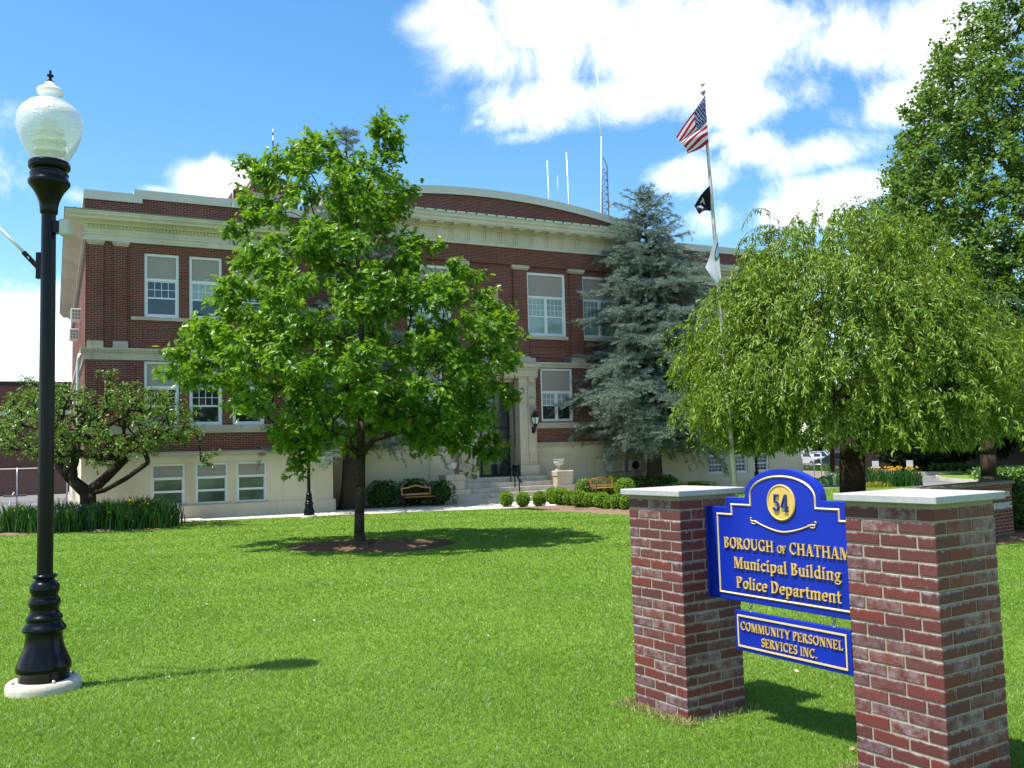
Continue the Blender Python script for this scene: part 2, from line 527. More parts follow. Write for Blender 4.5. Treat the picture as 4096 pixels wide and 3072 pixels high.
    def build(self, name, mats, parent=None, smooth=False, bevel=0, auto=None):
        if not isinstance(mats, (list, tuple)):
            mats = [mats]
        me = bpy.data.meshes.new(name)
        me.from_pydata(self.v, [], self.f)
        for mm in mats:
            me.materials.append(MAT[mm] if isinstance(mm, str) else mm)
        if len(mats) > 1:
            me.polygons.foreach_set("material_index", self.m)
        bm = bmesh.new()
        bm.from_mesh(me)
        bmesh.ops.recalc_face_normals(bm, faces=bm.faces)
        bm.to_mesh(me)
        bm.free()
        if smooth:
            me.polygons.foreach_set("use_smooth", [True] * len(me.polygons))
            if auto:
                try:
                    me.set_sharp_from_angle(angle=math.radians(auto))
                except Exception:
                    pass
        me.update()
        o = bpy.data.objects.new(name, me)
        COL.objects.link(o)
        if parent is not None:
            o.parent = parent
        if bevel:
            bv = o.modifiers.new("bevel", "BEVEL")
            bv.width = bevel
            bv.segments = 2
            bv.limit_method = "ANGLE"
        return o


def npmesh(name, verts, loops, starts, totals, mat, parent=None, smooth=False):
    me = bpy.data.meshes.new(name)
    me.vertices.add(len(verts))
    me.vertices.foreach_set("co", np.ascontiguousarray(verts, dtype=np.float32).ravel())
    me.loops.add(len(loops))
    me.loops.foreach_set("vertex_index", np.ascontiguousarray(loops, dtype=np.int32))
    me.polygons.add(len(starts))
    me.polygons.foreach_set("loop_start", np.ascontiguousarray(starts, dtype=np.int32))
    me.polygons.foreach_set("loop_total", np.ascontiguousarray(totals, dtype=np.int32))
    if smooth:
        me.polygons.foreach_set("use_smooth", np.ones(len(starts), dtype=bool))
    me.update(calc_edges=True)
    me.materials.append(MAT[mat])
    o = bpy.data.objects.new(name, me)
    COL.objects.link(o)
    if parent is not None:
        o.parent = parent
    return o


def tag(o, label, cat, group=None, kind=None):
    if label:
        o["label"] = label
    if cat:
        o["category"] = cat
    if group:
        o["group"] = group
    if kind:
        o["kind"] = kind
    return o


def thing(name, label, cat, loc=(0, 0, 0), rotz=0.0, group=None):
    o = bpy.data.objects.new(name, None)
    o.empty_display_size = 0.2
    COL.objects.link(o)
    o.location = loc
    o.rotation_euler = (0, 0, rotz)
    return tag(o, label, cat, group)


def struct(o):
    o["kind"] = "structure"
    return o


def dup(root, loc, rotz, label, group=None, scale=1.0):
    r = root.copy()
    COL.objects.link(r)
    r.location = loc
    r.rotation_euler = (0, 0, rotz)
    r.scale = (scale, scale, scale) if not hasattr(scale, "__len__") else scale
    r["label"] = label
    if group:
        r["group"] = group

    def kids(src, dst):
        for ch in list(src.children):
            c = ch.copy()
            COL.objects.link(c)
            c.parent = dst
            kids(ch, c)
    kids(root, r)
    return r


# ------------------------------------------------------------------ where things are
BA = math.radians(26.87)
D = np.array([math.cos(BA), math.sin(BA)])
N = np.array([-math.sin(BA), math.cos(BA)])
P0 = np.array([-7.434, 36.562])


def W(u, v, z=0.0):
    q = P0 + D * u + N * v
    return Vector((q[0], q[1], z))


def uv_of(x, y):
    q = np.array([x, y]) - P0
    return float(q @ D), float(q @ N)


def lz(y):
    return max(0.0, min(0.47, (33 - y) * 0.0162))


def fac(x, y, v):
    """building coordinates (u, z) of the point seen at pixel (x, y) on the plane v"""
    r = ray(x, y)
    tt = float((P0 + N * v) @ N) / float(r[:2] @ N)
    q = r * tt
    return float((q[:2] - P0) @ D), float(q[2]) + EYE


# ------------------------------------------------------------------ ground, lawns, walks
mb = MB()
mb.add([(-900, -300, -.06), (900, -300, -.06), (900, 1500, -.06), (-900, 1500, -.06)], [(0, 1, 2, 3)])
struct(mb.build("ground", "asphalt"))


def interp(x, pts):
    return float(np.interp(x, [p[0] for p in pts], [p[1] for p in pts]))


EDGE_L = [(-60, -4.5), (-14, -4.3), (-11.5, -4.2), (-9, -3.2), (-6.5, -2.0), (-5.2, -1.68), (-2, -2.3), (1.8, -3.3), (4, -3.8), (5.6, -4.3), (6.0, -5.2), (6.45, -8.4), (6.7, -12), (6.9, -15)]
RIGHT_U = [(-60, 44), (-40, 37), (-23, 30.5), (-12, 26), (-8, 26.4), (-5.0, 26.8), (-3.6, 23.5), (-2.6, 16)]


def lawn_ok(u, v):
    if v > -2:
        return False
    if u <= 6.9:
        return v < interp(u, EDGE_L)
    if v < -15:
        return u < interp(v, RIGHT_U)
    return 11.9 < u < interp(v, RIGHT_U)


def lawn_sheet(name, us, vlo, vhi_fn, nv):
    vs, fs = [], []
    for i, u in enumerate(us):
        for j in range(nv + 1):
            f = j / nv
            vv = vlo + (vhi_fn(u) - vlo) * (1 - (1 - f) ** 1.0)
            p = W(u, vv)
            z = lz(p.y) + 0.012 * math.sin(p.x * 1.3 + .7 * p.y) + 0.01 * math.sin(p.y * 1.9 - p.x * .6)
            vs.append((p.x, p.y, max(z, 0) + .012))
    for i in range(len(us) - 1):
        for j in range(nv):
            a = i * (nv + 1) + j
            fs.append([a, a + nv + 1, a + nv + 2, a + 1])
    mbl = MB()
    mbl.add(vs, fs)
    return struct(mbl.build(name, "turf", smooth=True))


us = sorted(set([float(x) for x in np.linspace(-60, 6.9, 120)] + [p[0] for p in EDGE_L]))
lawn_sheet("lawn", us, -60, lambda u: interp(u, EDGE_L), 150)


# front lawn right of the walk mouth and beyond the walk
def lawn_rows(name, vs_, ulo, uhi, nu):
    vv, fs = [], []
    for v in vs_:
        for j in range(nu + 1):
            u = ulo + (uhi(v) - ulo) * j / nu
            p = W(u, v)
            z = lz(p.y) + 0.012 * math.sin(p.x * 1.3 + .7 * p.y) + 0.01 * math.sin(p.y * 1.9 - p.x * .6)
            vv.append((p.x, p.y, max(z, 0) + .012))
    for i in range(len(vs_) - 1):
        for j in range(nu):
            a = i * (nu + 1) + j
            fs.append([a, a + 1, a + nu + 2, a + nu + 1])
    m_ = MB()
    m_.add(vv, fs)
    return struct(m_.build(name, "turf", smooth=True))


lawn_rows("lawn", list(np.linspace(-60, -15, 70)), 6.9, lambda v: interp(v, RIGHT_U), 50)
lawn_rows("lawn", list(np.linspace(-15, -2.6, 40)), 11.9, lambda v: interp(v, RIGHT_U), 30)

# concrete walk along the front and up to the steps
wp = [(u, interp(u, EDGE_L) - .05) for u in np.linspace(-14, 5.6, 40)]
wp += [(6.5, -4.3), (8.4, -4.6), (8.6, -15.0), (11.8, -15.0), (11.7, -3.2), (15.5, -2.4), (15.9, 1.6), (-.3, 1.6), (-.3, .1), (-14, .1)]
mb = MB()
mb.prism(wp, lambda a, b_, d: W(a, b_, d + lz(W(a, b_).y)), .02, -.05)
struct(mb.build("walk", "concrete"))


def bed(name, pts, z, mat, bumpy=.03):
    """mulch bed with a softly crowned, rough surface"""
    c = np.mean(np.array(pts), axis=0)
    rings = 7
    vs, fs = [], []
    n = len(pts)
    for k in range(rings + 1):
        f = k / rings
        for (px, py) in pts:
            x, y = c[0] + (px - c[0]) * f, c[1] + (py - c[1]) * f
            zz = max(lz(y), 0) + z * (1 - f ** 3) + random.uniform(-1, 1) * bumpy * (1 if k < rings else 0) + (.028 if k < rings else .0)
            vs.append((x, y, zz))
    for k in range(rings):
        for i in range(n):
            j = (i + 1) % n
            fs.append([k * n + i, k * n + j, (k + 1) * n + j, (k + 1) * n + i])
    b_ = MB()
    b_.add(vs, fs)
    return struct(b_.build(name, mat))


OAK = Vector((-3.56, 20.87, .2))
RING = (-3.25, 20.25, 1.95, 1.65)
bed("mulch_bed", [(RING[0] + RING[2] * math.cos(a) * (1 + .06 * math.sin(3 * a)), RING[1] + RING[3] * math.sin(a) * (1 + .07 * math.cos(2 * a))) for a in np.linspace(0, 2 * PI, 56, endpoint=False)], .06, "mulch")


def uvpts(l):
    return [tuple(W(u, v).xy) for u, v in l]


def dens_poly(l, step=.5):
    out = []
    for i in range(len(l)):
        a, b_ = Vector(l[i]), Vector(l[(i + 1) % len(l)])
        k = max(1, int((b_ - a).length / step))
        out += [tuple(a.lerp(b_, j / k)) for j in range(k)]
    return out


IRISBED = [(-16.6, 27.6), (-14.6, 27.55), (-12.6, 27.9), (-11.05, 28.9), (-11.0, 30.4), (-11.9, 31.0), (-14.2, 31.0), (-16.3, 30.2), (-17.6, 28.8)]
bed("mulch_bed", dens_poly(IRISBED), .05, "mulchpale")
bed("mulch_bed", dens_poly(uvpts([(5.4, -4.3), (7.0, -3.6), (8.0, -4.1), (8.35, -5.5), (8.5, -9), (8.6, -15), (6.9, -15), (6.6, -11.5), (6.3, -8.2), (5.95, -5.4)])), .05, "mulchpale")
bed("mulch_bed", dens_poly(uvpts([(-.2, 1.45), (4.9, 1.45), (4.9, .35), (3, .1), (-.2, -.1)])), .03, "mulch")
bed("mulch_bed", dens_poly(uvpts([(11.4, 1.45), (16.2, 1.45), (16.2, -.2), (20, -.9), (12, -1.5)])), .03, "mulch")
bed("mulch_bed", dens_poly([(7.6, 16.0), (11.6, 18.7), (11.9, 19.9), (10.7, 20.3), (6.6, 17.4)]), .03, "mulch")


# ------------------------------------------------------------------ municipal building
bld = thing("municipal_building", "three storey red brick municipal building with cream cornice, arched parapet and stone entrance", "building", (P0[0], P0[1], 0), BA)


def cells(mbx, u0, u1, z0, z1, v, ops, depth, mi=0):
    """front wall in the plane v with rectangular openings and their reveals"""
    xs = sorted(set([u0, u1] + [o[0] for o in ops] + [o[1] for o in ops]))
    zs = sorted(set([z0, z1] + [o[2] for o in ops] + [o[3] for o in ops]))
    for i in range(len(xs) - 1):
        for j in range(len(zs) - 1):
            cx, cz = (xs[i] + xs[i + 1]) / 2, (zs[j] + zs[j + 1]) / 2
            if any(o[0] < cx < o[1] and o[2] < cz < o[3] for o in ops):
                continue
            mbx.add([(xs[i], v, zs[j]), (xs[i + 1], v, zs[j]), (xs[i + 1], v, zs[j + 1]), (xs[i], v, zs[j + 1])], [(0, 1, 2, 3)], mi)
    for a, b_, c, d in ops:
        e = v + depth
        mbx.add([(a, v, c), (b_, v, c), (b_, v, d), (a, v, d), (a, e, c), (b_, e, c), (b_, e, d), (a, e, d)],
                [(0, 1, 5, 4), (2, 3, 7, 6), (1, 2, 6, 5), (3, 0, 4, 7)], mi)


def window(u0, u1, z0, z1, v, tz, meet=None, cols=1, nx=4, nz=2, up="glassblind", low="glassdark", lown=None, bars=(), label=None, tw=.10, parent=None, sill=None):
    if meet:
        low = random.choice([low, low, "glassmid"]) if low == "glassdark" else low
        up = random.choice([up, up, up, "glassmid"])
    f = MB()
    y0 = v + .05
    f.box(u0, u0 + tw, y0, y0 + .12, z0, z1)
    f.box(u1 - tw, u1, y0, y0 + .12, z0, z1)
    f.box(u0 + tw, u1 - tw, y0 + .003, y0 + .12, z1 - tw, z1)
    f.box(u0 + tw, u1 - tw, y0 + .003, y0 + .12, z0, z0 + tw * .8)
    # second thinner step inside the casing
    s = .03
    a, b_ = u0 + tw, u1 - tw
    f.box(a, b_, y0 + .02, y0 + .12, tz - .045, tz + .045)
    zb = z0 + tw * .8
    for zz in bars:
        f.box(a, b_, y0 + .022, y0 + .12, zz - .04, zz + .04)
    cw = (b_ - a) / cols
    for k in range(1, cols):
        f.box(a + k * cw - .05, a + k * cw + .05, y0 + .018, y0 + .12, zb, tz - .045)
    for k in range(cols):
        ca = a + k * cw + (.05 if k else 0)
        cb = a + (k + 1) * cw - (.05 if k < cols - 1 else 0)
        f.box(ca, ca + s, y0 + .045, y0 + .12, zb, tz - .045)
        f.box(cb - s, cb, y0 + .045, y0 + .12, zb, tz - .045)
        if meet:
            f.box(ca + s, cb - s, y0 + .05, y0 + .12, meet - .03, meet + .03)
            f.box(ca + s, cb - s, y0 + .047, y0 + .12, tz - .085, tz - .045)
            f.box(ca + s, cb - s, y0 + .047, y0 + .12, zb, zb + .05)

            def munt(za, zc, nx_, nz_):
                for i in range(1, nx_):
                    x = ca + s + (cb - ca - 2 * s) * i / nx_
                    f.box(x - .011, x + .011, y0 + .062, y0 + .12, za, zc)
                for i in range(1, nz_):
                    z = za + (zc - za) * i / nz_
                    f.box(ca + s, cb - s, y0 + .064, y0 + .12, z - .011, z + .011)
            munt(meet + .03, tz - .085, nx, nz)
            if lown:
                munt(zb + .05, meet - .03, *lown)
    o = f.build("window", "white", parent or bld)
    if label:
        o["label"] = label
    g_ = MB()
    yp = y0 + .075
    top = tz - .05
    mid = meet if meet else top
    if meet:
        g_.add([(a, yp, mid), (b_, yp, mid), (b_, yp, top), (a, yp, top)], [(0, 1, 2, 3)])
        g_.build("pane", up, o)
        g_ = MB()
    g_.add([(a, yp + .012, zb), (b_, yp + .012, zb), (b_, yp + .012, mid), (a, yp + .012, mid)], [(0, 1, 2, 3)])
    g_.build("pane", low, o)
    p = MB()
    p.add([(a, y0 + .055, tz + .04), (b_, y0 + .055, tz + .04), (b_, y0 + .055, z1 - tw), (a, y0 + .055, z1 - tw)], [(0, 1, 2, 3)])
    p.build("blind_panel", "panel", o)
    if sill:
        q = MB()
        q.box(u0 - .05, u1 + .05, v - .06, v + .06, z0 - sill, z0)
        q.build("sill", "stone", o)
    return o


def wing(u0, u1, side, right):
    """side = -1: free end on the low-u side; +1: on the high-u side"""
    wc = [(-6.3, 1.22), (-4.72, 1.20), (-3.14, 1.20)]
    bc = [(-6.07, 1.2), (-4.52, 1.2), (-3.04, 1.16)]
    if right:
        wc = [(16.22 - c, w_) for c, w_ in wc]
        bc = [(19.57, 1.05), (21.07, 1.03), (22.5, 1.02)]
    up = [(c - w_ / 2, c + w_ / 2, 7.55, 9.96) for c, w_ in wc]
    md = [(c - w_ / 2, c + w_ / 2, 3.50, 5.90) for c, w_ in wc]
    bs = [(c - w_ / 2, c + w_ / 2, .54, 2.08) for c, w_ in bc] if not right else [(c - w_ / 2, c + w_ / 2, .80, 2.20) for c, w_ in bc]
    # brick body: front, both ends, back
    b_ = MB()
    cells(b_, u0, u1, 2.52, 11.4, 0, up + md, .25)
    b_.add([(u0, 0, 2.52), (u0, 25, 2.52), (u0, 25, 11.4), (u0, 0, 11.4)], [(0, 1, 2, 3)])
    b_.add([(u1, 0, 2.52), (u1, 25, 2.52), (u1, 25, 11.4), (u1, 0, 11.4)], [(0, 1, 2, 3)])
    b_.add([(u0, 25, 2.52), (u1, 25, 2.52), (u1, 25, 11.4), (u0, 25, 11.4)], [(0, 1, 2, 3)])
    # corner piers, each a slim projecting pilaster
    e0 = u0 if side < 0 else u1
    sg = 1 if side < 0 else -1
    for a, c in ((.10, .58), (.94, 1.40)):
        x0, x1 = sorted((e0 + sg * a, e0 + sg * c))
        b_.box(x0, x1, -.07, 0.02, 6.60, 10.13)
    b_.build("brick_wall", "brick", bld)
    # stone blocks and caps of the corner piers
    for a, c in ((.06, .60), (.92, 1.43)):
        x0, x1 = sorted((e0 + sg * a, e0 + sg * c))
        s_ = MB()
        s_.box(x0, x1, -.11, .02, 6.352, 6.6)
        s_.build("pier_base", "stone", bld)
        s_ = MB()
        s_.box(x0 - .0, x1 + .0, -.09, .02, 10.13, 10.2)
        s_.box(x0 - .04, x1 + .04, -.13, .02, 10.2, 10.30)
        s_.build("pier_cap", "stone", bld)
    # cream basement storey
    k = MB()
    cells(k, u0 - .09, u1 + .09, 0.5, 2.12, -.06, bs, .22)
    k.box(u0 - .09, u1 + .09, -.10, 0.05, 2.12, 2.36)
    k.box(u0 - .16, u1 + .16, -.16, .05, -.1, .5)
    for (x, y1) in ((u0 - .09, 25), (u1 + .09, 25)):
        k.add([(x, -.06, .4), (x, y1, .4), (x, y1, 2.36), (x, -.06, 2.36)], [(0, 1, 2, 3)])
    k.add([(u0 - .16, -.16, -.1), (u0 - .16, 25, -.1), (u0 - .16, 25, .5), (u0 - .16, -.16, .5)], [(0, 1, 2, 3)])
    k.build("basement_wall", "stucco", bld)
    k = MB()
    k.box(u0 - .17, u1 + .17, -.17, .05, 2.36, 2.47)
    k.box(u0 - .13, u1 + .13, -.13, .05, 2.47, 2.525)
    k.build("water_table", "stone", bld)
    # sill band and belt course wrap the free corner
    k = MB()
    k.box(u0 - .05, u1 + .05, -.05, .04, 3.21, 3.50)
    k.box(u0 - .05, u0 + .002, .04, 24.9, 3.21, 3.50)
    k.build("sill_band", "stone", bld)
    k = MB()
    k.box(u0 - .06, u1 + .06, -.06, .04, 5.92, 6.20)
    k.box(u0 - .11, u1 + .11, -.11, .04, 6.20, 6.27)
    k.box(u0 - .15, u1 + .15, -.15, .04, 6.27, 6.352)
    k.box(u0 - .06, u0 + .003, .04, 24.9, 5.92, 6.20)
    k.box(u0 - .15, u0 + .003, .04, 24.9, 6.20, 6.352)
    k.build("belt_course", "stone", bld)
    k = MB()
    a, c = (u0 + 1.53, u1 - .6) if side < 0 else (u0 + .6, u1 - 1.53)
    k.box(a, c, -.07, .03, 7.42, 7.545)
    k.build("sill_band", "stone", bld)
    # herringbone panel with a raised brick border
    pc = sum(w_[0] for w_ in wc) / 3
    k = MB()
    k.box(pc - 2.1, pc + 2.1, -.012, .02, 6.72, 7.10)
    k.build("herringbone_panel", "herring", bld)
    k = MB()
    for z0, z1 in ((6.62, 6.72), (7.10, 7.20)):
        k.box(pc - 2.2, pc + 2.2, -.045, .02, z0, z1)
    for x in (pc - 2.2, pc + 2.1):
        k.box(x, x + .1, -.044, .02, 6.72, 7.10)
    k.build("panel_border", "brick", bld)
    # cornice: architrave, frieze, dentils, bed mould, corona, crown, wrapped round the free end
    k = MB()

    def course(o, z0, z1, oy=None):
        oy = o if oy is None else oy
        k.box(u0 - o, u1 + o, -oy, .2, z0, z1)
        k.box(u0 - o, u0 + .1, .2, 25, z0, z1)
        k.box(u1 - .1, u1 + o, .2, 25, z0, z1)
    course(.10, 10.30, 10.36)
    course(.05, 10.36, 10.52)
    course(.09, 10.52, 10.57)
    course(.03, 10.57, 10.77)
    course(.07, 10.77, 10.88)
    course(.20, 10.88, 10.95)
    course(.26, 10.95, 10.99)
    course(.56, 10.99, 11.08)
    course(.60, 11.08, 11.12)
    course(.66, 11.12, 11.20)
    course(.70, 11.20, 11.25)
    k.build("cornice", "trim", bld)
    k = MB()
    x = u0 + .02
    while x < u1 - .05:
        k.box(x, x + .065, -.135, -.06, 10.775, 10.872)
        x += .125
    k.build("dentil_row", "trim", bld)
    k = MB()
    prof = [(.72, 11.25), (.72, 11.28), (-.12, 11.43), (-.12, 11.25)]
    k.prism([(u0 - .7, 0), (u1 + .7, 0)], lambda a, b_, d: (a, b_, d), 0, 0) if False else None
    n_ = len(prof)
    vs = [(u0 - .72, -o, z) for o, z in prof] + [(u1 + .72, -o, z) for o, z in prof]
    fs = [[i, (i + 1) % n_, (i + 1) % n_ + n_, i + n_] for i in range(n_)] + [list(range(n_)), list(range(2 * n_ - 1, n_ - 1, -1))]
    k.add(vs, fs)
    x = u0 - .4
    while x < u1 + .5:
        k.box(x, x + .03, -.735, .0, 11.27, 11.305)
        x += .56
    k.box(u0 - .72, u0 + .1, .12, 25, 11.25, 11.29)
    k.build("cornice_flashing", "copper", bld)
    # stepped parapet and its metal coping
    k = MB()
    st = 1.62
    lo0, lo1, hi0, hi1 = (u0 - .05, u0 + st, u0 + st, u1) if side < 0 else (u1 - st, u1 + .05, u0, u1 - st)
    lo = [(u0 - .05, u0 + st), (u1 - st, u1 + .05)]
    k.box(u0 - .04, u1 + .04, .12, .45, 11.3, 11.9)
    k.box(u0 + st + .3, u1 - st - .3, .121, .45, 11.9, 12.06)
    k.box(u0 - .04, u0 + .3, .45, 25, 11.3, 11.9)
    k.box(u1 - .3, u1 + .04, .45, 25, 11.3, 11.9)
    par = k.build("parapet", "brick", bld)
    k = MB()
    cz0, cz1 = 11.88, 12.19
    dz = .17
    pts = [(u0 - .09, cz0), (u0 + st + .30, cz0), (u0 + st + .30, cz0 + dz), (u1 - st - .30, cz0 + dz), (u1 - st - .30, cz0), (u1 + .09, cz0),
           (u1 + .09, cz1), (u1 - st, cz1), (u1 - st, cz1 + dz), (u0 + st, cz1 + dz), (u0 + st, cz1), (u0 - .09, cz1)]
    k.prism(pts, lambda a, b_, d: (a, d, b_), .06, .52)
    k.box(u0 - .09, u0 + .35, .52, 25, cz0, cz1)
    k.box(u1 - .35, u1 + .09, .52, 25, cz0, cz1)
    # drip edge
    k.box(u0 - .10, u0 + st + .31, .05, .08, cz0 - .03, cz0)
    k.box(u0 + st + .29, u1 - st - .29, .05, .08, cz0 + dz - .03, cz0 + dz - .001)
    k.box(u1 - st - .31, u1 + .10, .05, .08, cz0 - .03, cz0)
    k.build("coping", "coping", par)
    k = MB()
    k.box(u0 + .3, u1 - .3, .45, 24.9, 11.25, 11.5)
    k.build("roof", "roof", bld)
    # windows
    for i, (a, c, z0, z1) in enumerate(up):
        window(a, c, z0, z1, 0, 8.98, 8.29, up=("glassdark" if i == 0 and not right else "glassblind"), low="glassdark")
    for a, c, z0, z1 in md:
        window(a, c, z0, z1, 0, 4.93, 4.23, up="glassdark", low="glassdark")
    for a, c, z0, z1 in bs:
        if right:
            window(a, c, z0, z1, -.06, 1.72, 1.25, nx=4, nz=2, up="glassdark", low="glassdark", lown=(4, 2), tw=.085)
        else:
            window(a, c, z0, z1, -.06, 1.53, None, bars=(1.04,), low="glassbase", tw=.085, sill=.19)


wing(-8.9, .05, -1, False)
wing(16.17, 25.2, 1, True)
# reddish tile panel and blind recess at the left corner of the ground floor
k = MB()
k.box(-8.62, -8.5, -.03, .02, 3.6, 5.6)
k.box(-7.35, -7.23, -.03, .02, 3.6, 5.6)
k.box(-8.62, -7.23, -.032, .02, 5.6, 5.68)
k.build("panel_border", "brick", bld)
k = MB()
k.box(-8.33, -7.5, -.02, .02, 3.75, 5.22)
o = k.build("tile_panel", "terra", bld)
k = MB()
for x, z in ((-8.22, 5.1), (-8.22, 4.86), (-7.98, 4.86), (-7.62, 5.1)):
    k = MB()
    k.box(x - .03, x + .03, -.03, -.018, z - .03, z + .03)
    k.build("white_tile", "white", o)

# ---- centre block
RC = 1.5
CU = 8.11
PIL = [6.56, 9.67, 12.72, 15.77, 3.5, .45]
W2 = [11.1, 14.15, 5.12, 2.07]
W1 = [11.48, 14.35, 4.74, 1.87]
up = [(c - 1.06, c + 1.06, 7.62, 10.66) for c in W2]
md = [(c - .87, c + .87, 3.55, 6.07) for c in W1]
door = (7.02, 9.20, 1.05, 5.55)
b_ = MB()
cells(b_, 0.05, 16.17, 6.35, 10.92, RC + .12, up, .2)
cells(b_, 0.05, 16.17, 2.56, 6.35, RC, md + [(door[0], door[1], 2.56, door[3])], .2)
b_.box(0.05, 16.17, RC, RC + .3, 10.921, 11.72)
for c in PIL:
    b_.box(max(c - .36, .06), min(c + .36, 16.16), RC + .002, RC + .125, 6.62, 10.72)
b_.box(.05, 16.17, RC + .12, RC + .3, 11.72, 13.0)
for c in W2:
    b_.box(c - 1.1, c + 1.1, RC + .06, RC + .125, 6.60, 6.68)
    b_.box(c - 1.1, c + 1.1, RC + .06, RC + .125, 7.12, 7.20)
    b_.box(c - 1.1, c - 1.02, RC + .061, RC + .125, 6.68, 7.12)
    b_.box(c + 1.02, c + 1.1, RC + .061, RC + .125, 6.68, 7.12)
b_.build("brick_wall", "brick", bld)
for c in PIL:
    s_ = MB()
    s_.box(max(c - .40, .055), min(c + .40, 16.165), RC - .05, RC + .13, 10.72, 10.79)
    s_.box(max(c - .46, .054), min(c + .46, 16.166), RC - .10, RC + .13, 10.79, 10.915)
    s_.build("pilaster_cap", "stone", bld)
    s_ = MB()
    s_.box(max(c - .40, .055), min(c + .40, 16.165), RC - .06, RC + .12, 6.352, 6.62)
    s_.build("pilaster_base", "stone", bld)
k = MB()
cells(k, 0.15, 16.1, 0, 2.38, RC - .06, [(door[0], door[1], 1.0, 2.38)], .2)
for x0, x1 in ((10.35, 12.35), (.5, 5.0)):
    for (a, c, z0, z1) in ((x0, x1, 1.98, 2.10), (x0, x1, .55, .67), (x0, x0 + .12, .67, 1.98), (x1 - .12, x1, .67, 1.98)):
        k.box(a, c, RC - .10, RC - .058, z0, z1)
k.box(12.95, 13.28, RC - .13, RC - .058, .0, 1.78)
k.build("basement_wall", "stucco", bld)
for a, c in ((.15, 6.1), (10.12, 16.1)):
    k = MB()
    k.box(a, c, RC - .12, RC + .02, 2.38, 2.50)
    k.box(a, c, RC - .09, RC + .02, 2.50, 2.57)
    k.build("water_table", "stone", bld)
for a, c in ((.06, 6.12), (10.10, 16.16)):
    k = MB()
    k.box(a, c, RC - .06, RC + .02, 3.23, 3.50)
    k.build("sill_band", "stone", bld)
    k = MB()
    k.box(a, c, RC - .08, RC + .1, 6.10, 6.24)
    k.box(a, c, RC - .13, RC + .1, 6.24, 6.352)
    k.build("belt_course", "stone", bld)
for c in W2:
    k = MB()
    k.box(c - 1.12, c + 1.12, RC + .03, RC + .14, 7.46, 7.62)
    k.build("sill", "stone", bld)
k = MB()
k.box(7.0, 9.22, RC + .04, RC + .14, 7.46, 7.60)
k.build("sill", "stone", bld)
for i, (a, c, z0, z1) in enumerate(up):
    window(a, c, z0, z1, RC + .1, 9.50, 8.56, cols=2, nx=4, nz=3, up="glassgreen", low="glassgreen", tw=.12)
for a, c, z0, z1 in md:
    window(a, c, z0, z1, RC, 4.96, 4.32, cols=2, nx=3, nz=2, up="glassblind", low="glassdark", tw=.10)
# entablature with triglyphs, mutules and gutter
k = MB()
U0, U1 = .05, 16.17
for o, z0, z1 in ((.10, 11.72, 11.80), (.06, 11.80, 11.86), (.02, 11.86, 12.40), (.12, 12.40, 12.46), (.20, 12.46, 12.52), (.74, 12.58, 12.70), (.78, 12.70, 12.74), (.82, 12.74, 12.84), (.86, 12.84, 12.90)):
    k.box(U0, U1, RC - o, RC + .3, z0, z1)
k.box(U0, U1, RC - .70, RC + .3, 12.52, 12.58)
k.build("cornice", "trim", bld)
k = MB()
x = CU - .822 * 9.5
xs_ = []
while x < U1 - .3:
    if x > U0 + .05:
        xs_.append(x)
    x += .822
for x in xs_:
    for i in range(3):
        k.box(x + .02 + i * .10, x + .085 + i * .10, RC - .05, RC - .015, 11.86, 12.38)
    k.box(x + .0, x + .32, RC - .085, RC - .05, 11.795, 11.835)
    for i in range(6):
        k.box(x + .01 + i * .052, x + .042 + i * .052, RC - .083, RC - .05, 11.755, 11.79)
    k.box(x + .44, x + .72, RC - .035, RC - .015, 12.0, 12.28)
    k.box(x + .02, x + .36, RC - .62, RC - .18, 12.455, 12.522)
k.build("frieze_ornament", "trim", bld)
k = MB()
n_ = 4
prof = [(.88, 12.90), (.88, 12.95), (.02, 13.02), (.02, 12.90)]
vs = [(U0, RC - o, z) for o, z in prof] + [(U1, RC - o, z) for o, z in prof]
k.add(vs, [[i, (i + 1) % n_, (i + 1) % n_ + n_, i + n_] for i in range(n_)] + [[0, 1, 2, 3], [7, 6, 5, 4]])
k.build("cornice_flashing", "copper", bld)
k = MB()
x = U0 + .1
while x < U1 - .3:
    k.box(x, x + .37, RC - .915, RC - .87, 12.885, 12.965)
    x += .50
k.build("gutter", "gutter", bld)


def arch(u):
    return 14.42 - .0137 * (u - CU) ** 2


k = MB()
ax = list(np.linspace(U0, U1, 40))
k.prism([(U0, 12.9)] + [(U1, 12.9)] + [(u, arch(u) - .33) for u in reversed(ax)], lambda a, b_, d: (a, d, b_), RC + .12, RC + .5)
k.box(U0, U0 + .35, RC + .5, 24, 11.3, arch(U0) - .33)
k.box(U1 - .35, U1, RC + .5, 24, 11.3, arch(U1) - .33)
par = k.build("parapet", "brick", bld)
k = MB()
k.prism([(u, arch(u) - .34) for u in ax] + [(u, arch(u)) for u in reversed(ax)], lambda a, b_, d: (a, d, b_), RC + .04, RC + .58)
k.prism([(u, arch(u) - .375) for u in ax] + [(u, arch(u) - .342) for u in reversed(ax)], lambda a, b_, d: (a, d, b_), RC + .02, RC + .06)
k.build("coping", "coping", par)
k = MB()
k.box(U0 + .35, U1 - .35, RC + .5, 24, 12.6, 12.8)
k.box(U0, U1, 24, 25, 0, 12.6)
k.build("roof", "roof", bld)
# plaque with worn relief
k = MB()
k.box(7.68, 8.54, RC + .07, RC + .13, 8.79, 9.68)
for x, z, r in ((7.98, 9.3, .12), (8.26, 9.22, .10), (8.1, 9.02, .07), (8.36, 9.0, .05), (7.86, 9.0, .05)):
    k.box(x - r, x + r, RC + .05, RC + .075, z - r * .7, z + r * .7)
k.build("plaque", "tan", bld, bevel=.02)
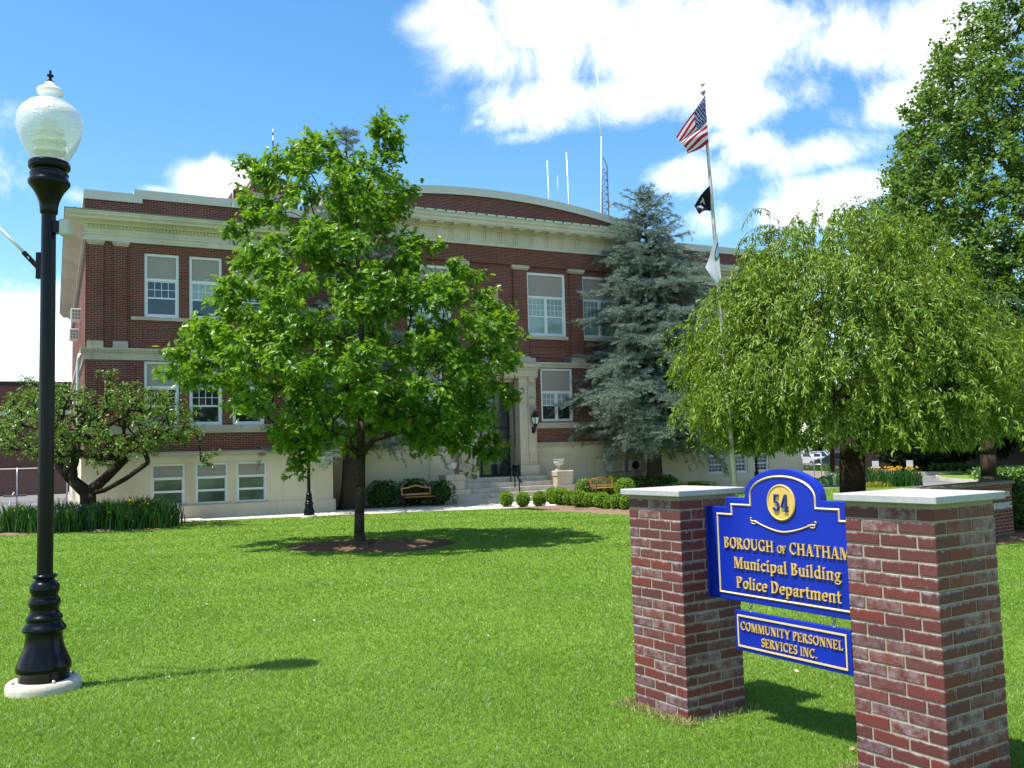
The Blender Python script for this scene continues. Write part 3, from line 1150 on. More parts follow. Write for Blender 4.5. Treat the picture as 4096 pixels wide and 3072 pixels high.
# stone portal
PV = .95
k = MB()
for a, c, inn in ((6.14, 7.02, 1), (9.20, 10.08, 0)):
    k.box(a, c, PV + .06, RC + .05, 1.56, 5.55)
    aa, cc = (a, c)
    k.box(a - .05, c + .05, PV, RC + .05, 1.0, 1.56)
    # raised pilaster strip with carved console, on the outer side
    sx0, sx1 = (9.62, 10.0) if not inn else (6.22, 6.60)
    k.box(sx0, sx1, PV - .0, PV + .062, 1.70, 5.2)
    k.box(sx0 + .04, sx1 - .04, PV - .06, PV + .03, 5.35, 5.62)
    k.box(sx0 + .04, sx1 - .04, PV - .05, PV + .0, 4.30, 4.62)
    for zz in (4.66, 4.18, 4.08):
        k.box(sx0 + .02, sx1 - .02, PV - .04, PV + .0, zz, zz + .05)
    k.box(a, c, RC + .05, 2.25, 1.0, 5.55)
k.box(6.08, 10.14, PV + .02, RC + .05, 5.551, 5.62)
k.box(6.05, 10.17, PV - .02, RC + .05, 5.62, 5.95)
k.box(6.0, 10.22, PV - .10, RC + .05, 5.95, 6.04)
k.box(5.95, 10.27, PV - .18, RC + .05, 6.04, 6.20)
k.box(6.10, 10.12, PV + .05, RC + .05, 6.20, 6.50)
k.box(7.02, 9.2, RC + .05, 2.25, 5.4, 5.55)
k.build("portal", "stone", bld, bevel=.012)
# glazed entrance
k = MB()
yv = 2.05
for x in (7.05, 7.72, 8.42, 9.13):
    k.box(x - .035, x + .035, yv, yv + .10, 1.05, 5.4)
for z in (1.10, 3.30, 5.35):
    k.box(7.02, 9.2, yv + .004, yv + .10, z - .05, z + .05)
dr = k.build("door", "blackmatt", bld)
k = MB()
k.add([(7.02, yv + .05, 1.05), (9.2, yv + .05, 1.05), (9.2, yv + .05, 5.4), (7.02, yv + .05, 5.4)], [(0, 1, 2, 3)])
k.build("glass", "glassdoor", dr)
k = MB()
k.box(7.80, 8.34, yv - .06, yv - .03, 2.02, 2.07)
k.build("handle", "steel", dr)
k = MB()
k.box(8.56, 9.0, yv - .02, yv + .0, 2.42, 2.78)
o = k.build("notice", "red", dr)
k = MB()
for i, (a, c) in enumerate(((.10, .34), (.06, .38), (.06, .38), (.08, .36), (.12, .32))):
    k.box(8.56 + a, 8.56 + c, yv - .026, yv - .021, 2.70 - i * .052, 2.708 - i * .052)
k.build("lettering", "notice_white", o)
# steps, landing, cheek blocks
k = MB()
k.box(5.85, 10.45, .57, 2.2, -.1, 1.05)
for i, (a, c) in enumerate(((5.25, 11.05), (5.42, 10.88), (5.6, 10.6), (5.86, 10.36))):
    k.box(a, c, -.75 + i * .33, -.75 + (i + 1) * .33 if i < 3 else .568, -.1, .21 * (i + 1))
    k.box(a - .01, c + .01, -.775 + i * .33, -.70 + i * .33, .21 * (i + 1) - .045, .21 * (i + 1) + .003)
k.box(5.84, 10.46, .545, .62, 1.0, 1.053)
k.build("steps", "steps", bld, bevel=.008)
for a in (5.0, 10.37):
    k = MB()
    k.cbox(a, a + .84, -.22, .60, .63, 1.02, .015)
    k.cbox(a - .03, a + .87, -.25, .63, 1.02, 1.27, .03)
    k.box(a - .10 if a > 8 else a - .15, a + 1.0, -.34, .95, -.1, .632)
    k.build("pedestal", "stone", bld)
# chimneys
k = MB()
k.box(-1.75, .3, 6, 8, 12.4, 14.15)
k.box(-1.82, .37, 5.93, 8.07, 14.13, 14.40)
k.box(-1.75, .3, 6, 8, 14.4, 14.85)
ch = k.build("chimney", ["brick"], bld)
k = MB()
k.box(-1.80, .36, 5.9, 8.1, 14.85, 15.02)
k.box(-1.84, .40, 5.86, 8.14, 15.02, 15.10)
k.box(-1.84, .39, 5.91, 8.09, 14.12, 14.42)
k.build("chimney_cap", "stone", ch)
k = MB()
k.box(-2.55, -2.02, 6.4, 8.4, 12.4, 14.62)
ch = k.build("chimney", "brick", bld)
k = MB()
k.box(-2.56, -2.01, 6.39, 8.41, 14.0, 14.14)
k.build("chimney_band", "coping", ch)
# downpipe at the left corner
k = MB()
k.tube([(-8.94, .28, 6.15), (-9.08, .16, 6.1), (-9.12, .14, 5.9), (-9.12, .14, 2.9), (-9.22, .10, 2.6), (-9.22, .10, .1)], .055, 10)
k.build("downpipe", "whitemetal", bld, smooth=True)


# ------------------------------------------------------------------ street lamps
def street_lamp(name, label, group, loc, flagarm):
    t_ = thing(name, label, "street lamp", loc, 0, group)
    k = MB()
    k.lathe([(.268, -.25), (.278, .055), (.272, .085), (.255, .10), (.02, .10)], seg=40)
    k.build("footing", "lampbase", t_, smooth=True, auto=40)
    z0 = .10
    base = [(.199, 0), (.199, .055), (.203, .06), (.213, .08), (.216, .10), (.211, .125), (.195, .165), (.176, .205), (.160, .245), (.149, .29), (.143, .34), (.143, .375),
            (.160, .380), (.170, .390), (.172, .402), (.168, .414), (.160, .424), (.150, .436), (.142, .448), (.137, .462), (.139, .472), (.144, .480), (.144, .492), (.138, .502), (.124, .512), (.115, .53), (.111, .552),
            (.112, .568), (.121, .585), (.125, .605), (.124, .622), (.116, .640), (.104, .652), (.102, .668), (.109, .685), (.116, .705), (.117, .725), (.112, .748), (.098, .768), (.080, .782), (.075, .795),
            (.080, .803), (.094, .808), (.097, .818), (.094, .828), (.080, .834), (.066, .838)]
    k = MB()
    k.lathe([(r * .95, z + z0) for r, z in base], seg=40)
    k.build("base", "black", t_, smooth=True, auto=50)
    k = MB()
    for i in range(4):
        a = PI / 4 + i * PI / 2
        k.lathe([(.014, 0), (.014, .018), (.006, .024)], c=(.228 * math.cos(a), .228 * math.sin(a), .10), seg=6)
    k.build("anchor_bolts", "steel", t_)
    k = MB()
    # fluted shaft
    prof = [(.0605, .92), (.0595, 2.4), (.056, 3.87), (.054, 3.94)]
    seg = 48
    vs, fs = [], []
    for r, z in prof:
        for i in range(seg):
            a = 2 * PI * i / seg
            rr = r * (1 - .035 * (1 if i % 4 in (0,) else 0))
            vs.append((rr * math.cos(a), rr * math.sin(a), z))
    for i in range(len(prof) - 1):
        for q in range(seg):
            fs.append([i * seg + q, i * seg + (q + 1) % seg, (i + 1) * seg + (q + 1) % seg, (i + 1) * seg + q])
    k.add(vs, fs)
    k.build("pole", "black", t_, smooth=True, auto=60)
    k = MB()
    k.lathe([(.052, 3.8920), (.068, 3.9120), (.070, 3.9420), (.070, 3.9620), (.078, 4.0020), (.095, 4.0520), (.118, 4.0970), (.140, 4.1270), (.155, 4.1470), (.163, 4.1640), (.160, 4.1840), (.148, 4.1970), (.146, 4.2270), (.150, 4.2370), (.148, 4.2470), (.124, 4.2570), (.124, 4.2720), (.150, 4.2800), (.160, 4.2920), (.162, 4.3120), (.160, 4.3370), (.150, 4.3470), (.10, 4.3520)], seg=40)
    k.build("capital", "black", t_, smooth=True, auto=45)
    k = MB()
    gl = [(.138, 4.3470), (.160, 4.3920), (.190, 4.4520), (.220, 4.5120), (.240, 4.5720), (.252, 4.6270), (.256, 4.6770), (.252, 4.7220), (.240, 4.7620), (.220, 4.7970), (.195, 4.8220), (.165, 4.8370)]
    k.lathe(gl, seg=48, caps=False)
    g_ = k.build("globe", "globe", t_, smooth=True)
    k = MB()
    k.lathe([(.06, 4.3520), (.06, 4.4120), (.125, 4.4220), (.128, 4.4470), (.075, 4.4720), (.075, 4.4970), (.13, 4.5070), (.132, 4.5320), (.08, 4.5570), (.08, 4.5820), (.115, 4.5920), (.115, 4.6120), (.07, 4.6420), (.06, 4.7120), (.02, 4.7220)], seg=32)
    k.build("reflector", "lampinner", g_, smooth=True, auto=40)
    k = MB()
    k.lathe([(.172, 4.8340), (.170, 4.8460), (.150, 4.8570), (.105, 4.8740), (.082, 4.8870), (.077, 4.9020), (.080, 4.9220), (.096, 4.9320), (.103, 4.9470), (.101, 4.9670), (.088, 4.9800), (.060, 4.9920), (.048, 5.0040), (.036, 5.0320), (.01, 5.0370)], seg=40)
    k.build("globe_lid", "globelid", t_, smooth=True, auto=50)
    k = MB()
    k.lathe([(.034, 5.0320), (.034, 5.0390), (.018, 5.0520), (.010, 5.0670), (.012, 5.0770), (.027, 5.0900), (.027, 5.0980), (.012, 5.1020), (.010, 5.1080), (.009, 5.1380), (.004, 5.1420)], seg=20)
    k.build("finial", "black", t_, smooth=True, auto=40)
    if flagarm:
        k = MB()
        k.box(-.095, -.05, -.02, .02, 3.36, 3.58)
        k.tube([(-.07, 0, 3.44), (-.205, .0, 3.585)], .021, 10)
        k.tube([(-.17, -.01, 3.55), (-.14, -.035, 3.52)], .006, 6)
        a_ = k.build("flag_bracket", "black", t_, smooth=True, auto=40)
        k = MB()
        k.tube([(-.195, 0, 3.575), (-.35, 0, 3.735), (-1.4, .02, 4.80)], .0125, 10)
        k.build("flag_staff", "whitemetal", a_, smooth=True)
        k = MB()
        k.box(.05, .10, -.035, .035, 3.74, 3.84)
        o_ = k.build("outlet_bracket", "black", t_)
        k = MB()
        k.cbox(.098, .178, -.04, .04, 3.715, 3.855, .012)
        k.build("outlet_box", "ac", o_)
    return t_


m, nt, b = pbr("frosted_prismatic_globe", (.93, .93, .97), .16, .7)
b.inputs["Alpha"].default_value = .62
b.inputs["Coat Weight"].default_value = .5
t = nt.node("ShaderNodeTexCoord").outputs["Object"]
n_ = nt.noise(t, 55, 3, .6)
bump(nt, b, n_, .8, .012)
MAT["globe"] = m
MAT["globelid"] = pbr("milky_globe_lid", (.80, .82, .82), .25, .5)[0]
MAT["lampinner"] = pbr("pale_lamp_reflector", (.75, .75, .70), .3, .5, .2)[0]
L0 = (-3.83, 7.45, .41)
street_lamp("street_lamp", "large black lamp post with white globe on a concrete footing in the near lawn", "globe lamps", L0, True)
o = street_lamp("street_lamp", "black globe lamp by the walk before the left wing, half hidden by oak leaves", "globe lamps", (at(1236.5, 2072, 33).x, 33.0, .0), False)
FL = Vector((at(1236.5, 2072, 33).x, 33.0, 0))
dup(o, W(21.1, -1.25, 0), .5, "black globe lamp in front of the right wing, seen behind the blue sign", "globe lamps")


# ------------------------------------------------------------------ brick pillars and the blue sign
PA_ = math.radians(-58)
A2 = np.array([math.cos(PA_), math.sin(PA_)])
B2 = np.array([-math.sin(PA_), math.cos(PA_)])
N1 = np.array([1.0933, 6.087])
N2 = np.array([2.079, 4.55])
CH = .0682


def pillar(label, near, ztop, zlawn):
    c = near + (-A2 + B2) * .265
    t_ = thing("brick_pillar", label, "pillar", (c[0], c[1], ztop - 1.47), PA_, "sign pillars")
    top = 1.47
    k = MB()
    h = .265
    k.box(-h + .0045, h - .0045, -h + .0045, h - .0045, -.2, top - .001, 1)
    n = 24
    L, Wd, g_ = .2027, .0975, .0103
    for i in range(n):
        z1 = top - .028 - i * CH if i else top - .028
        z0 = z1 - (CH - .0103)
        if z0 < -.22:
            break
        odd = i % 2
        full = (2 * h - Wd - 2 * g_) / 2
        for side in range(4):
            # pinwheel running bond: each corner brick shows its stretcher on one face and its header on the next
            for j in range(2):
                x0 = (-h + Wd + g_ + j * (full + g_)) if odd else (-h + j * (full + g_))
                x1 = x0 + full
                e = random.uniform(-.0018, .0018)
                jj = [random.uniform(-.0012, .0012) for _ in range(4)]
                vs_ = MB()
                vs_.cbox(x0 + jj[0], x1 + jj[1], -h + e, -h + Wd, z0 + jj[2], z1 + jj[3], .003)
                cs, sn = [(1, 0), (0, 1), (-1, 0), (0, -1)][side]
                k.add([(p[0] * cs - p[1] * sn, p[0] * sn + p[1] * cs, p[2]) for p in vs_.v], vs_.f, 0)
    k.build("shaft", ["pillarbrick", "mortar"], t_)
    k = MB()
    s = h + .042
    nn = 12
    # slab cap with a slightly rough edge
    k.cbox(-s, s, -s, s, top, top + .040, .004)
    k.build("cap", "capstone", t_)
    return t_


pl1 = pillar("farther brick pillar with pale slab cap, left of the blue sign", N1, 1.908, lz(6.3))
pl2 = pillar("nearest brick pillar with pale slab cap, cut by the bottom edge, right of the blue sign", N2, 1.923, lz(4.7))

# serif lettering built from strokes (cap height 1)
SW, HW = .165, .06


def rect(x0, y0, x1, y1):
    return [(x0, y0), (x1, y0), (x1, y1), (x0, y1)]


def arc(cx, cy, rx, ry, a0, a1, s=SW, h=HW, n=22):
    out = []
    for i in range(n):
        p = []
        for tt in (i, i + 1):
            a = math.radians(a0 + (a1 - a0) * tt / n)
            p.append(((cx + rx * math.cos(a), cy + ry * math.sin(a)), (cx + (rx - s) * math.cos(a), cy + (ry - h) * math.sin(a))))
        out.append([p[0][0], p[1][0], p[1][1], p[0][1]])
    return out


def stem(x, y0=0, y1=1, b=True, t=True, s=SW, e=.07):
    out = [rect(x, y0, x + s, y1)]
    if b:
        out.append(rect(x - e, y0, x + s + e, y0 + .05))
    if t is True:
        out.append(rect(x - e, y1 - .05, x + s + e, y1))
    elif t == "l":
        out.append([(x - e - .02, y1 - .09), (x + .01, y1 - .08), (x + .01, y1), (x - e - .02, y1 - .05)])
    return out


def diag(x0, y0, x1, y1, s):
    return [[(x0, y0), (x0 + s, y0), (x1 + s, y1), (x1, y1)]]


XH = .68
GL = {
    "B": (.68, lambda: stem(.08) + arc(.24, .755, .30, .245, -90, 90) + arc(.24, .265, .36, .265, -90, 90)),
    "O": (.88, lambda: arc(.44, .5, .40, .515, 0, 360, n=40)),
    "R": (.76, lambda: stem(.08) + arc(.24, .74, .33, .26, -90, 90) + diag(.54, 0, .27, .5, .19) + [rect(.5, 0, .79, .05)]),
    "U": (.86, lambda: stem(.10, .3, 1, b=False) + arc(.43, .32, .33, .335, 180, 360, .15, .07) + stem(.69, .3, 1, b=False, s=.07)),
    "G": (.86, lambda: arc(.44, .5, .40, .515, 45, 330) + stem(.62, .04, .44, b=False) + [rect(.68, .68, .74, .98)]),
    "H": (.90, lambda: stem(.10) + stem(.64) + [rect(.2, .47, .7, .54)]),
    "F": (.64, lambda: stem(.08) + [rect(.2, .94, .60, 1), rect(.54, .74, .60, .96), rect(.2, .48, .46, .54), rect(.41, .39, .46, .63)]),
    "C": (.80, lambda: arc(.44, .5, .40, .515, 42, 318) + [rect(.68, .68, .735, .99), rect(.685, .10, .73, .24)]),
    "T": (.76, lambda: stem(.30, t=False) + [rect(.04, .94, .72, 1), rect(.04, .72, .095, .96), rect(.665, .72, .72, .96)]),
    "A": (.84, lambda: diag(.10, .0, .37, 1, .065) + diag(.56, .0, .34, 1, .17) + [rect(.2, .29, .66, .35), rect(.02, 0, .26, .05), rect(.49, 0, .82, .05)]),
    "M": (1.06, lambda: stem(.10, s=.07) + diag(.43, 0, .12, 1, .17) + diag(.47, 0, .78, 1, .07) + stem(.80)),
    "P": (.68, lambda: stem(.08) + arc(.24, .72, .36, .28, -90, 90)),
    "D": (.82, lambda: stem(.08) + arc(.24, .5, .50, .5, -90, 90)),
    "E": (.68, lambda: stem(.08) + [rect(.2, .94, .60, 1), rect(.545, .76, .60, .96), rect(.2, .48, .46, .54), rect(.41, .39, .46, .63), rect(.2, 0, .63, .06), rect(.575, .04, .63, .25)]),
    "N": (.88, lambda: stem(.10, s=.07) + stem(.70, s=.07, b=False) + diag(.60, 0, .10, 1, .17)),
    "I": (.38, lambda: stem(.10)),
    "L": (.64, lambda: stem(.08) + [rect(.2, 0, .60, .06), rect(.545, .04, .60, .27)]),
    "V": (.82, lambda: diag(.34, 0, .06, 1, .17) + diag(.40, 0, .68, 1, .065) + [rect(.0, .95, .30, 1), rect(.59, .95, .82, 1)]),
    "Y": (.80, lambda: [rect(.32, 0, .485, .45), rect(.24, 0, .56, .05)] + diag(.32, .42, .05, 1, .17) + diag(.42, .42, .67, 1, .065) + [rect(.0, .95, .28, 1), rect(.57, .95, .80, 1)]),
    "S": (.62, lambda: arc(.31, .735, .25, .28, 25, 270, .14, .10) + arc(.31, .275, .27, .29, 90, -155, .14, .10) + [rect(.50, .72, .55, .98), rect(.05, .03, .10, .30)]),
    "u": (.66, lambda: stem(.08, .18, XH, b=False, t="l", s=.15) + arc(.30, .22, .22, .235, 180, 300, .15, .08) + stem(.43, .0, XH, b=False, t="l", s=.15) + [rect(.5, 0, .64, .05)]),
    "n": (.68, lambda: stem(.08, 0, XH, t="l", s=.15, e=.05) + arc(.34, .45, .26, .245, 0, 150, .15, .09) + stem(.45, 0, .46, t=False, s=.15, e=.05)),
    "i": (.34, lambda: stem(.09, 0, XH, t="l", s=.15, e=.06) + arc(.165, .88, .095, .095, 0, 360, .094, .094, 14)),
    "c": (.56, lambda: arc(.31, .335, .27, .355, 48, 318, .15, .07) + arc(.44, .53, .075, .075, 0, 360, .074, .074, 12)),
    "p": (.68, lambda: stem(.08, -.30, XH, t="l", s=.15, e=.05) + arc(.34, .335, .29, .355, -150, 150, .15, .07)),
    "a": (.62, lambda: stem(.36, .06, .50, b=False, t=False, s=.15) + arc(.29, .47, .22, .22, 0, 165, .15, .07) + arc(.27, .19, .22, .205, 60, 320, .14, .07) + [rect(.44, .0, .60, .06)] + arc(.13, .50, .07, .07, 0, 360, .069, .069, 12)),
    "l": (.33, lambda: stem(.09, 0, 1.04, t="l", s=.15, e=.06)),
    "d": (.68, lambda: stem(.45, 0, 1.04, b=False, t="l", s=.15) + arc(.33, .335, .29, .355, 30, 330, .15, .07) + [rect(.52, 0, .67, .05)]),
    "g": (.62, lambda: arc(.28, .46, .22, .23, 0, 360, .13, .06) + arc(.29, -.10, .27, .17, 0, 360, .10, .07) + [rect(.14, .10, .40, .19), rect(.42, .58, .60, .65)]),
    "o": (.62, lambda: arc(.31, .335, .28, .355, 0, 360, .15, .07, 32)),
    "e": (.58, lambda: arc(.30, .335, .27, .355, 0, 312, .15, .07) + [rect(.10, .33, .55, .40)]),
    "r": (.50, lambda: stem(.08, 0, XH, t="l", s=.15, e=.06) + arc(.36, .44, .20, .24, 60, 160, .12, .12) + arc(.40, .57, .085, .085, 0, 360, .084, .084, 12)),
    "t": (.42, lambda: stem(.12, .12, .90, b=False, t=False, s=.15) + [rect(.02, .61, .40, .68)] + arc(.29, .15, .17, .165, 180, 300, .14, .08)),
    "m": (1.02, lambda: stem(.08, 0, XH, t="l", s=.15, e=.05) + arc(.34, .45, .24, .245, 0, 150, .15, .09) + stem(.43, 0, .46, t=False, s=.15, e=.04) + arc(.69, .45, .24, .245, 0, 150, .15, .09) + stem(.78, 0, .46, t=False, s=.15, e=.05)),
    ".": (.24, lambda: arc(.12, .075, .075, .085, 0, 360, .074, .084, 12)),
    "5": (.62, lambda: [rect(.14, .88, .52, 1.0), [(.12, .50), (.18, .50), (.22, 1), (.14, 1)]] + arc(.28, .31, .27, .31, 118, -160, .15, .08) + arc(.11, .14, .07, .07, 0, 360, .069, .069, 12)),
    "4": (.66, lambda: [rect(.37, 0, .52, 1), rect(.02, .24, .64, .32), rect(.29, 0, .60, .045)] + diag(.02, .26, .37, 1, .07)),
}


def text_polys(txt, small=.66):
    """polygons of a line of text and its width; a tilde toggles small capitals"""
    x, out, sm = 0, [], False
    for ch in txt:
        if ch == "~":
            sm = not sm
            continue
        if ch == " ":
            x += .34
            continue
        w_, fn = GL[ch]
        sc = small if sm else 1
        for p in fn():
            out.append([(x + a * sc, b_ * sc) for a, b_ in p])
        x += (w_ + .05) * sc
    return out, x - .05


def letters(mbx, txt, a0, a1, base, capH, y, depth, flip=1, mi=0, bev=True):
    polys, w_ = text_polys(txt)
    sx = (a1 - a0) / w_
    for i, p in enumerate(polys):
        dd = depth + (i % 7) * .00025
        q = [(a0 + a * sx, base + b_ * capH) for a, b_ in p]
        ar = sum(q[j][0] * q[(j + 1) % len(q)][1] - q[(j + 1) % len(q)][0] * q[j][1] for j in range(len(q)))
        if ar < 0:
            q = q[::-1]
        mbx.prism(q, lambda a, b_, d: (a, d, b_), y - dd, y + .002, mi)


SY = .25          # sign face, measured from the near pillar corners along the pillar side
so = N1 + B2 * SY
zl = 0.0
sign = thing("sign_board", "royal blue board with gold lettering reading 54 Borough of Chatham, between two brick pillars", "sign", (so[0], so[1], 0), PA_)


def sign_outline(ins):
    c = .65
    left = [(.047 + ins, 1.226 + ins), (.047 + ins, 1.832 - ins), (.178 + ins, 1.832 - ins), (.178 + ins, 1.898 - ins), (.345 + ins, 1.898 - ins)]
    R_ = .305 - ins
    e = []
    zc = 1.915
    for i in range(0, 25):
        a = PI - PI * i / 24
        e.append((c + R_ * math.cos(a), zc + (.172 - ins) * math.sin(a) * 1.0 if False else zc + (2.086 - zc - ins) * math.sin(a)))
    right = [(2 * c - a, z) for a, z in reversed(left)]
    return left + e + right


k = MB()
k.prism(sign_outline(0), lambda a, b_, d: (a, d, b_), 0.0, .05)
k.build("board", "blue", sign, bevel=.004)
k = MB()
oa, ob = sign_outline(.040), sign_outline(.053)
om = sign_outline(.0465)
n_ = len(oa)
for i in range(n_):
    j = (i + 1) % n_
    pa, pb, pc = [(oa[i], oa[j]), (om[i], om[j]), (ob[i], ob[j])]
    k.add([(pa[0][0], -.001, pa[0][1]), (pa[1][0], -.001, pa[1][1]), (pb[1][0], -.008, pb[1][1]), (pb[0][0], -.008, pb[0][1])], [(0, 1, 2, 3)])
    k.add([(pb[0][0], -.008, pb[0][1]), (pb[1][0], -.008, pb[1][1]), (pc[1][0], -.001, pc[1][1]), (pc[0][0], -.001, pc[0][1])], [(0, 1, 2, 3)])
k.build("gold_border", "goldlight", sign)
for txt, a0, a1, bz, ch in (("BOROUGH ~OF~ CHATHAM", .152, 1.148, 1.567, .069), ("Municipal Building", .232, 1.076, 1.441, .072), ("Police Department", .249, 1.068, 1.314, .072)):
    k = MB()
    letters(k, txt, a0, a1, bz, ch, 0, .010)
    k.build("lettering", "gold", sign, bevel=0)
k = MB()
mc, mz, mr = .652, 1.878, .112
for i in range(1):
    prof = [(mr, 0.0), (mr, -.009), (mr - .006, -.012), (mr - .011, -.009), (mr - .012, -.007)]
    seg = 56
    vs, fs = [], []
    for r, d in prof:
        for q in range(seg):
            a = 2 * PI * q / seg
            vs.append((mc + r * math.cos(a), d, mz + r * math.sin(a)))
    for a in range(len(prof) - 1):
        for q in range(seg):
            fs.append([a * seg + q, a * seg + (q + 1) % seg, (a + 1) * seg + (q + 1) % seg, (a + 1) * seg + q])
    fs.append([(len(prof) - 1) * seg + q for q in range(seg)])
    k.add(vs, fs)
o = k.build("medallion", "gold", sign, smooth=True, auto=30)
k = MB()
letters(k, "54", mc - .062, mc + .062, 1.823, .106, -.007, .010)
k.build("numerals", "bluenum", o) if "bluenum" in MAT else k.build("numerals", "blue", o)
# scroll flourish under the medallion
k = MB()
cen = .652
for sgn in (-1, 1):
    pts = []
    for i in range(15):
        f = i / 14
        pts.append((cen + sgn * .215 * f, -.004, 1.697 + .052 * (f ** 1.6)))
    for i in range(11):
        a = math.radians(120 - i * 36)
        pts.append((cen + sgn * (.215 + .016 + .022 * math.cos(a) * (1 if i < 8 else .7)), -.004, 1.745 + .010 * math.sin(a)))
    pts2 = [(cen + sgn * x, -.0045, z) for x, z in ((.195, 1.748), (.215, 1.752), (.24, 1.752), (.255, 1.757), (.265, 1.766), (.258, 1.773), (.248, 1.771))]
    k.tube(pts, [.0055 - .003 * abs(i / len(pts)) for i in range(len(pts))], 6)
    k.tube(pts2, .003, 6)
k.build("scroll", "goldlight", sign, smooth=True)
k = MB()
k.box(.0, .047, .0, .055, 1.226, 1.832)
k.box(.002, .012, -.025, .0, 1.226, 1.832)
k.build("bracket", "blue", sign, bevel=.003)
k = MB()
k.box(1.253, 1.294, .0, .055, 1.226, 1.832)
k.build("bracket", "blue", sign, bevel=.003)
# hanging board
hang = thing("hanging_sign", "small blue panel lettered Community Personnel Services Inc. hanging from hooks under the larger sign", "sign", (so[0], so[1], 0), PA_)
k = MB()
k.box(.209, 1.111, .004, .040, .910, 1.166)
k.build("board", "blue", hang, bevel=.003)
k = MB()
for ins, wd in ((.026, .010),):
    x0, x1, z0, z1 = .209 + ins, 1.111 - ins, .910 + ins, 1.166 - ins
    for (a, b_, c, d) in ((x0, x1, z1 - wd, z1), (x0, x1, z0, z0 + wd)):
        k.box(a, b_, -.003, .006, c, d)
    for (a, b_) in ((x0, x0 + wd), (x1 - wd, x1)):
        k.box(a, b_, -.0033, .006, z0 + wd, z1 - wd)
k.build("gold_border", "goldlight", hang)
for txt, a0, a1, bz in (("COMMUNITY PERSONNEL", .262, 1.060, 1.046), ("SERVICES INC.", .435, .868, .965)):
    k = MB()
    letters(k, txt, a0, a1, bz, .052, .004, .008)
    k.build("lettering", "gold", hang)


def ringpts(c, r, axis, n=12):
    out = []
    for i in range(n + 1):
        a = 2 * PI * i / n
        out.append((c[0] + (r * math.cos(a) if axis == "x" else 0), c[1] + (r * math.cos(a) if axis == "y" else 0), c[2] + r * math.sin(a)))
    return out


for a in (.337, .985):
    k = MB()
    k.tube(ringpts((a, .022, 1.211), .013, "x"), .003, 5)
    k.tube(ringpts((a, .022, 1.195), .012, "y"), .003, 5)
    k.tube(ringpts((a, .022, 1.177), .013, "x"), .003, 5)
    k.build("hook", "steel", hang, smooth=True)

# ------------------------------------------------------------------ brick name wall on the right
pa, pb = Vector((6.40, 15.80, 0)), Vector((10.12, 18.62, 0))
ang = math.atan2(pb.y - pa.y, pb.x - pa.x)
ln = (pb - pa).length
nw = thing("brick_wall_sign", "low brick wall with white capital letters behind the nearest pillar", "wall", (pa.x, pa.y, lz(17.5)), ang)
ztop = at(4050, 1921, 18.62).z - lz(17.5)
k = MB()
k.box(0, ln, 0, .32, -.2, ztop - .07)
k.build("wall", "brick", nw)
k = MB()
k.cbox(-.06, ln + .05, -.06, .38, ztop - .07, ztop, .012)
k.build("cap", "walltop", nw)
wm = {}


def wall_a(px, py):
    """distance along the wall face and height of a pixel"""
    r = ray(px, py)
    dn = Vector((-math.sin(ang), math.cos(ang)))
    tt = (Vector((pa.x, pa.y)).dot(dn)) / (r[0] * dn.x + r[1] * dn.y)
    q = Vector((r[0] * tt, r[1] * tt))
    return (q - Vector((pa.x, pa.y))).dot(Vector((math.cos(ang), math.sin(ang)))), r[2] * tt + EYE - lz(17.5)


zz = lambda x, y: (3700 + x * .441, 1780 + y * .441)
h0, h1 = wall_a(*zz(730, 466)), wall_a(*zz(730, 415))
hb = wall_a(*zz(755, 466))
i0, i1 = wall_a(*zz(690, 578)), wall_a(*zz(690, 520))
ib = wall_a(*zz(770, 570))
for txt, end, base, top in (("BOROUGH", hb[0], h0[1], h1[1]), ("BUILDING", ib[0] + .03, i0[1], i1[1])):
    ch = top - base
    k = MB()
    w_ = text_polys(txt)[1] * ch * .92 * 1.12
    letters(k, txt, end - w_, end, base, ch, 0, .03)
    k.build("lettering", "greyletter", nw)


# ------------------------------------------------------------------ foliage tools
def tmpl(half):
    """leaf template from the right-hand outline: two halves sharing a folded midrib"""
    pts, fs = [], []
    n = len(half)
    mid = [half[0], half[-1]]
    right = [(x, y) for x, y in half[1:-1]]
    vs = [(half[0][0], half[0][1]), (half[-1][0], half[-1][1])] + right + [(-x, y) for x, y in right]
    k = len(right)
    fs.append([0] + [2 + i for i in range(k)] + [1])
    fs.append([0, 1] + [2 + k + i for i in reversed(range(k))])
    v3 = np.array([(x, y, .28 * abs(x) - .22 * y * y) for x, y in vs], dtype=np.float32)
    return v3, fs


LEAF = {
    "oak": tmpl([(0, 0), (.07, .16), (.30, .20), (.12, .36), (.44, .54), (.15, .60), (.34, .84), (.10, .82), (0, 1)]),
    "oval": tmpl([(0, 0), (.22, .28), (.24, .60), (0, 1)]),
    "lance": tmpl([(0, 0), (.13, .32), (.10, .65), (0, 1)]),
    "blade": tmpl([(0, 0), (.06, .05), (.05, .6), (0, 1)]),
    "round": tmpl([(0, 0), (.36, .30), (.30, .72), (0, .95)]),
    "clump": (np.array([(0, 0, 0), (.5, .25, .1), (.25, .7, -.1), (-.1, 1, .05), (-.45, .55, .12), (-.3, .15, -.05)], dtype=np.float32), [[0, 1, 2, 3, 4, 5]]),
    "tuft": (np.array([(-.05, 0, 0), (.05, 0, 0), (0, 1, .1), (0, .05, -.04), (0.02, .15, .06), (.75, .62, .12), (0, .06, -.05), (.02, .15, .05), (-.75, .62, .14), (0, .02, 0), (.05, .1, .05), (.1, .5, .7)], dtype=np.float32), [[0, 1, 2], [3, 4, 5], [6, 8, 7], [9, 10, 11]]),
}


def norm(a):
    return a / np.maximum(np.linalg.norm(a, axis=1, keepdims=True), 1e-9)


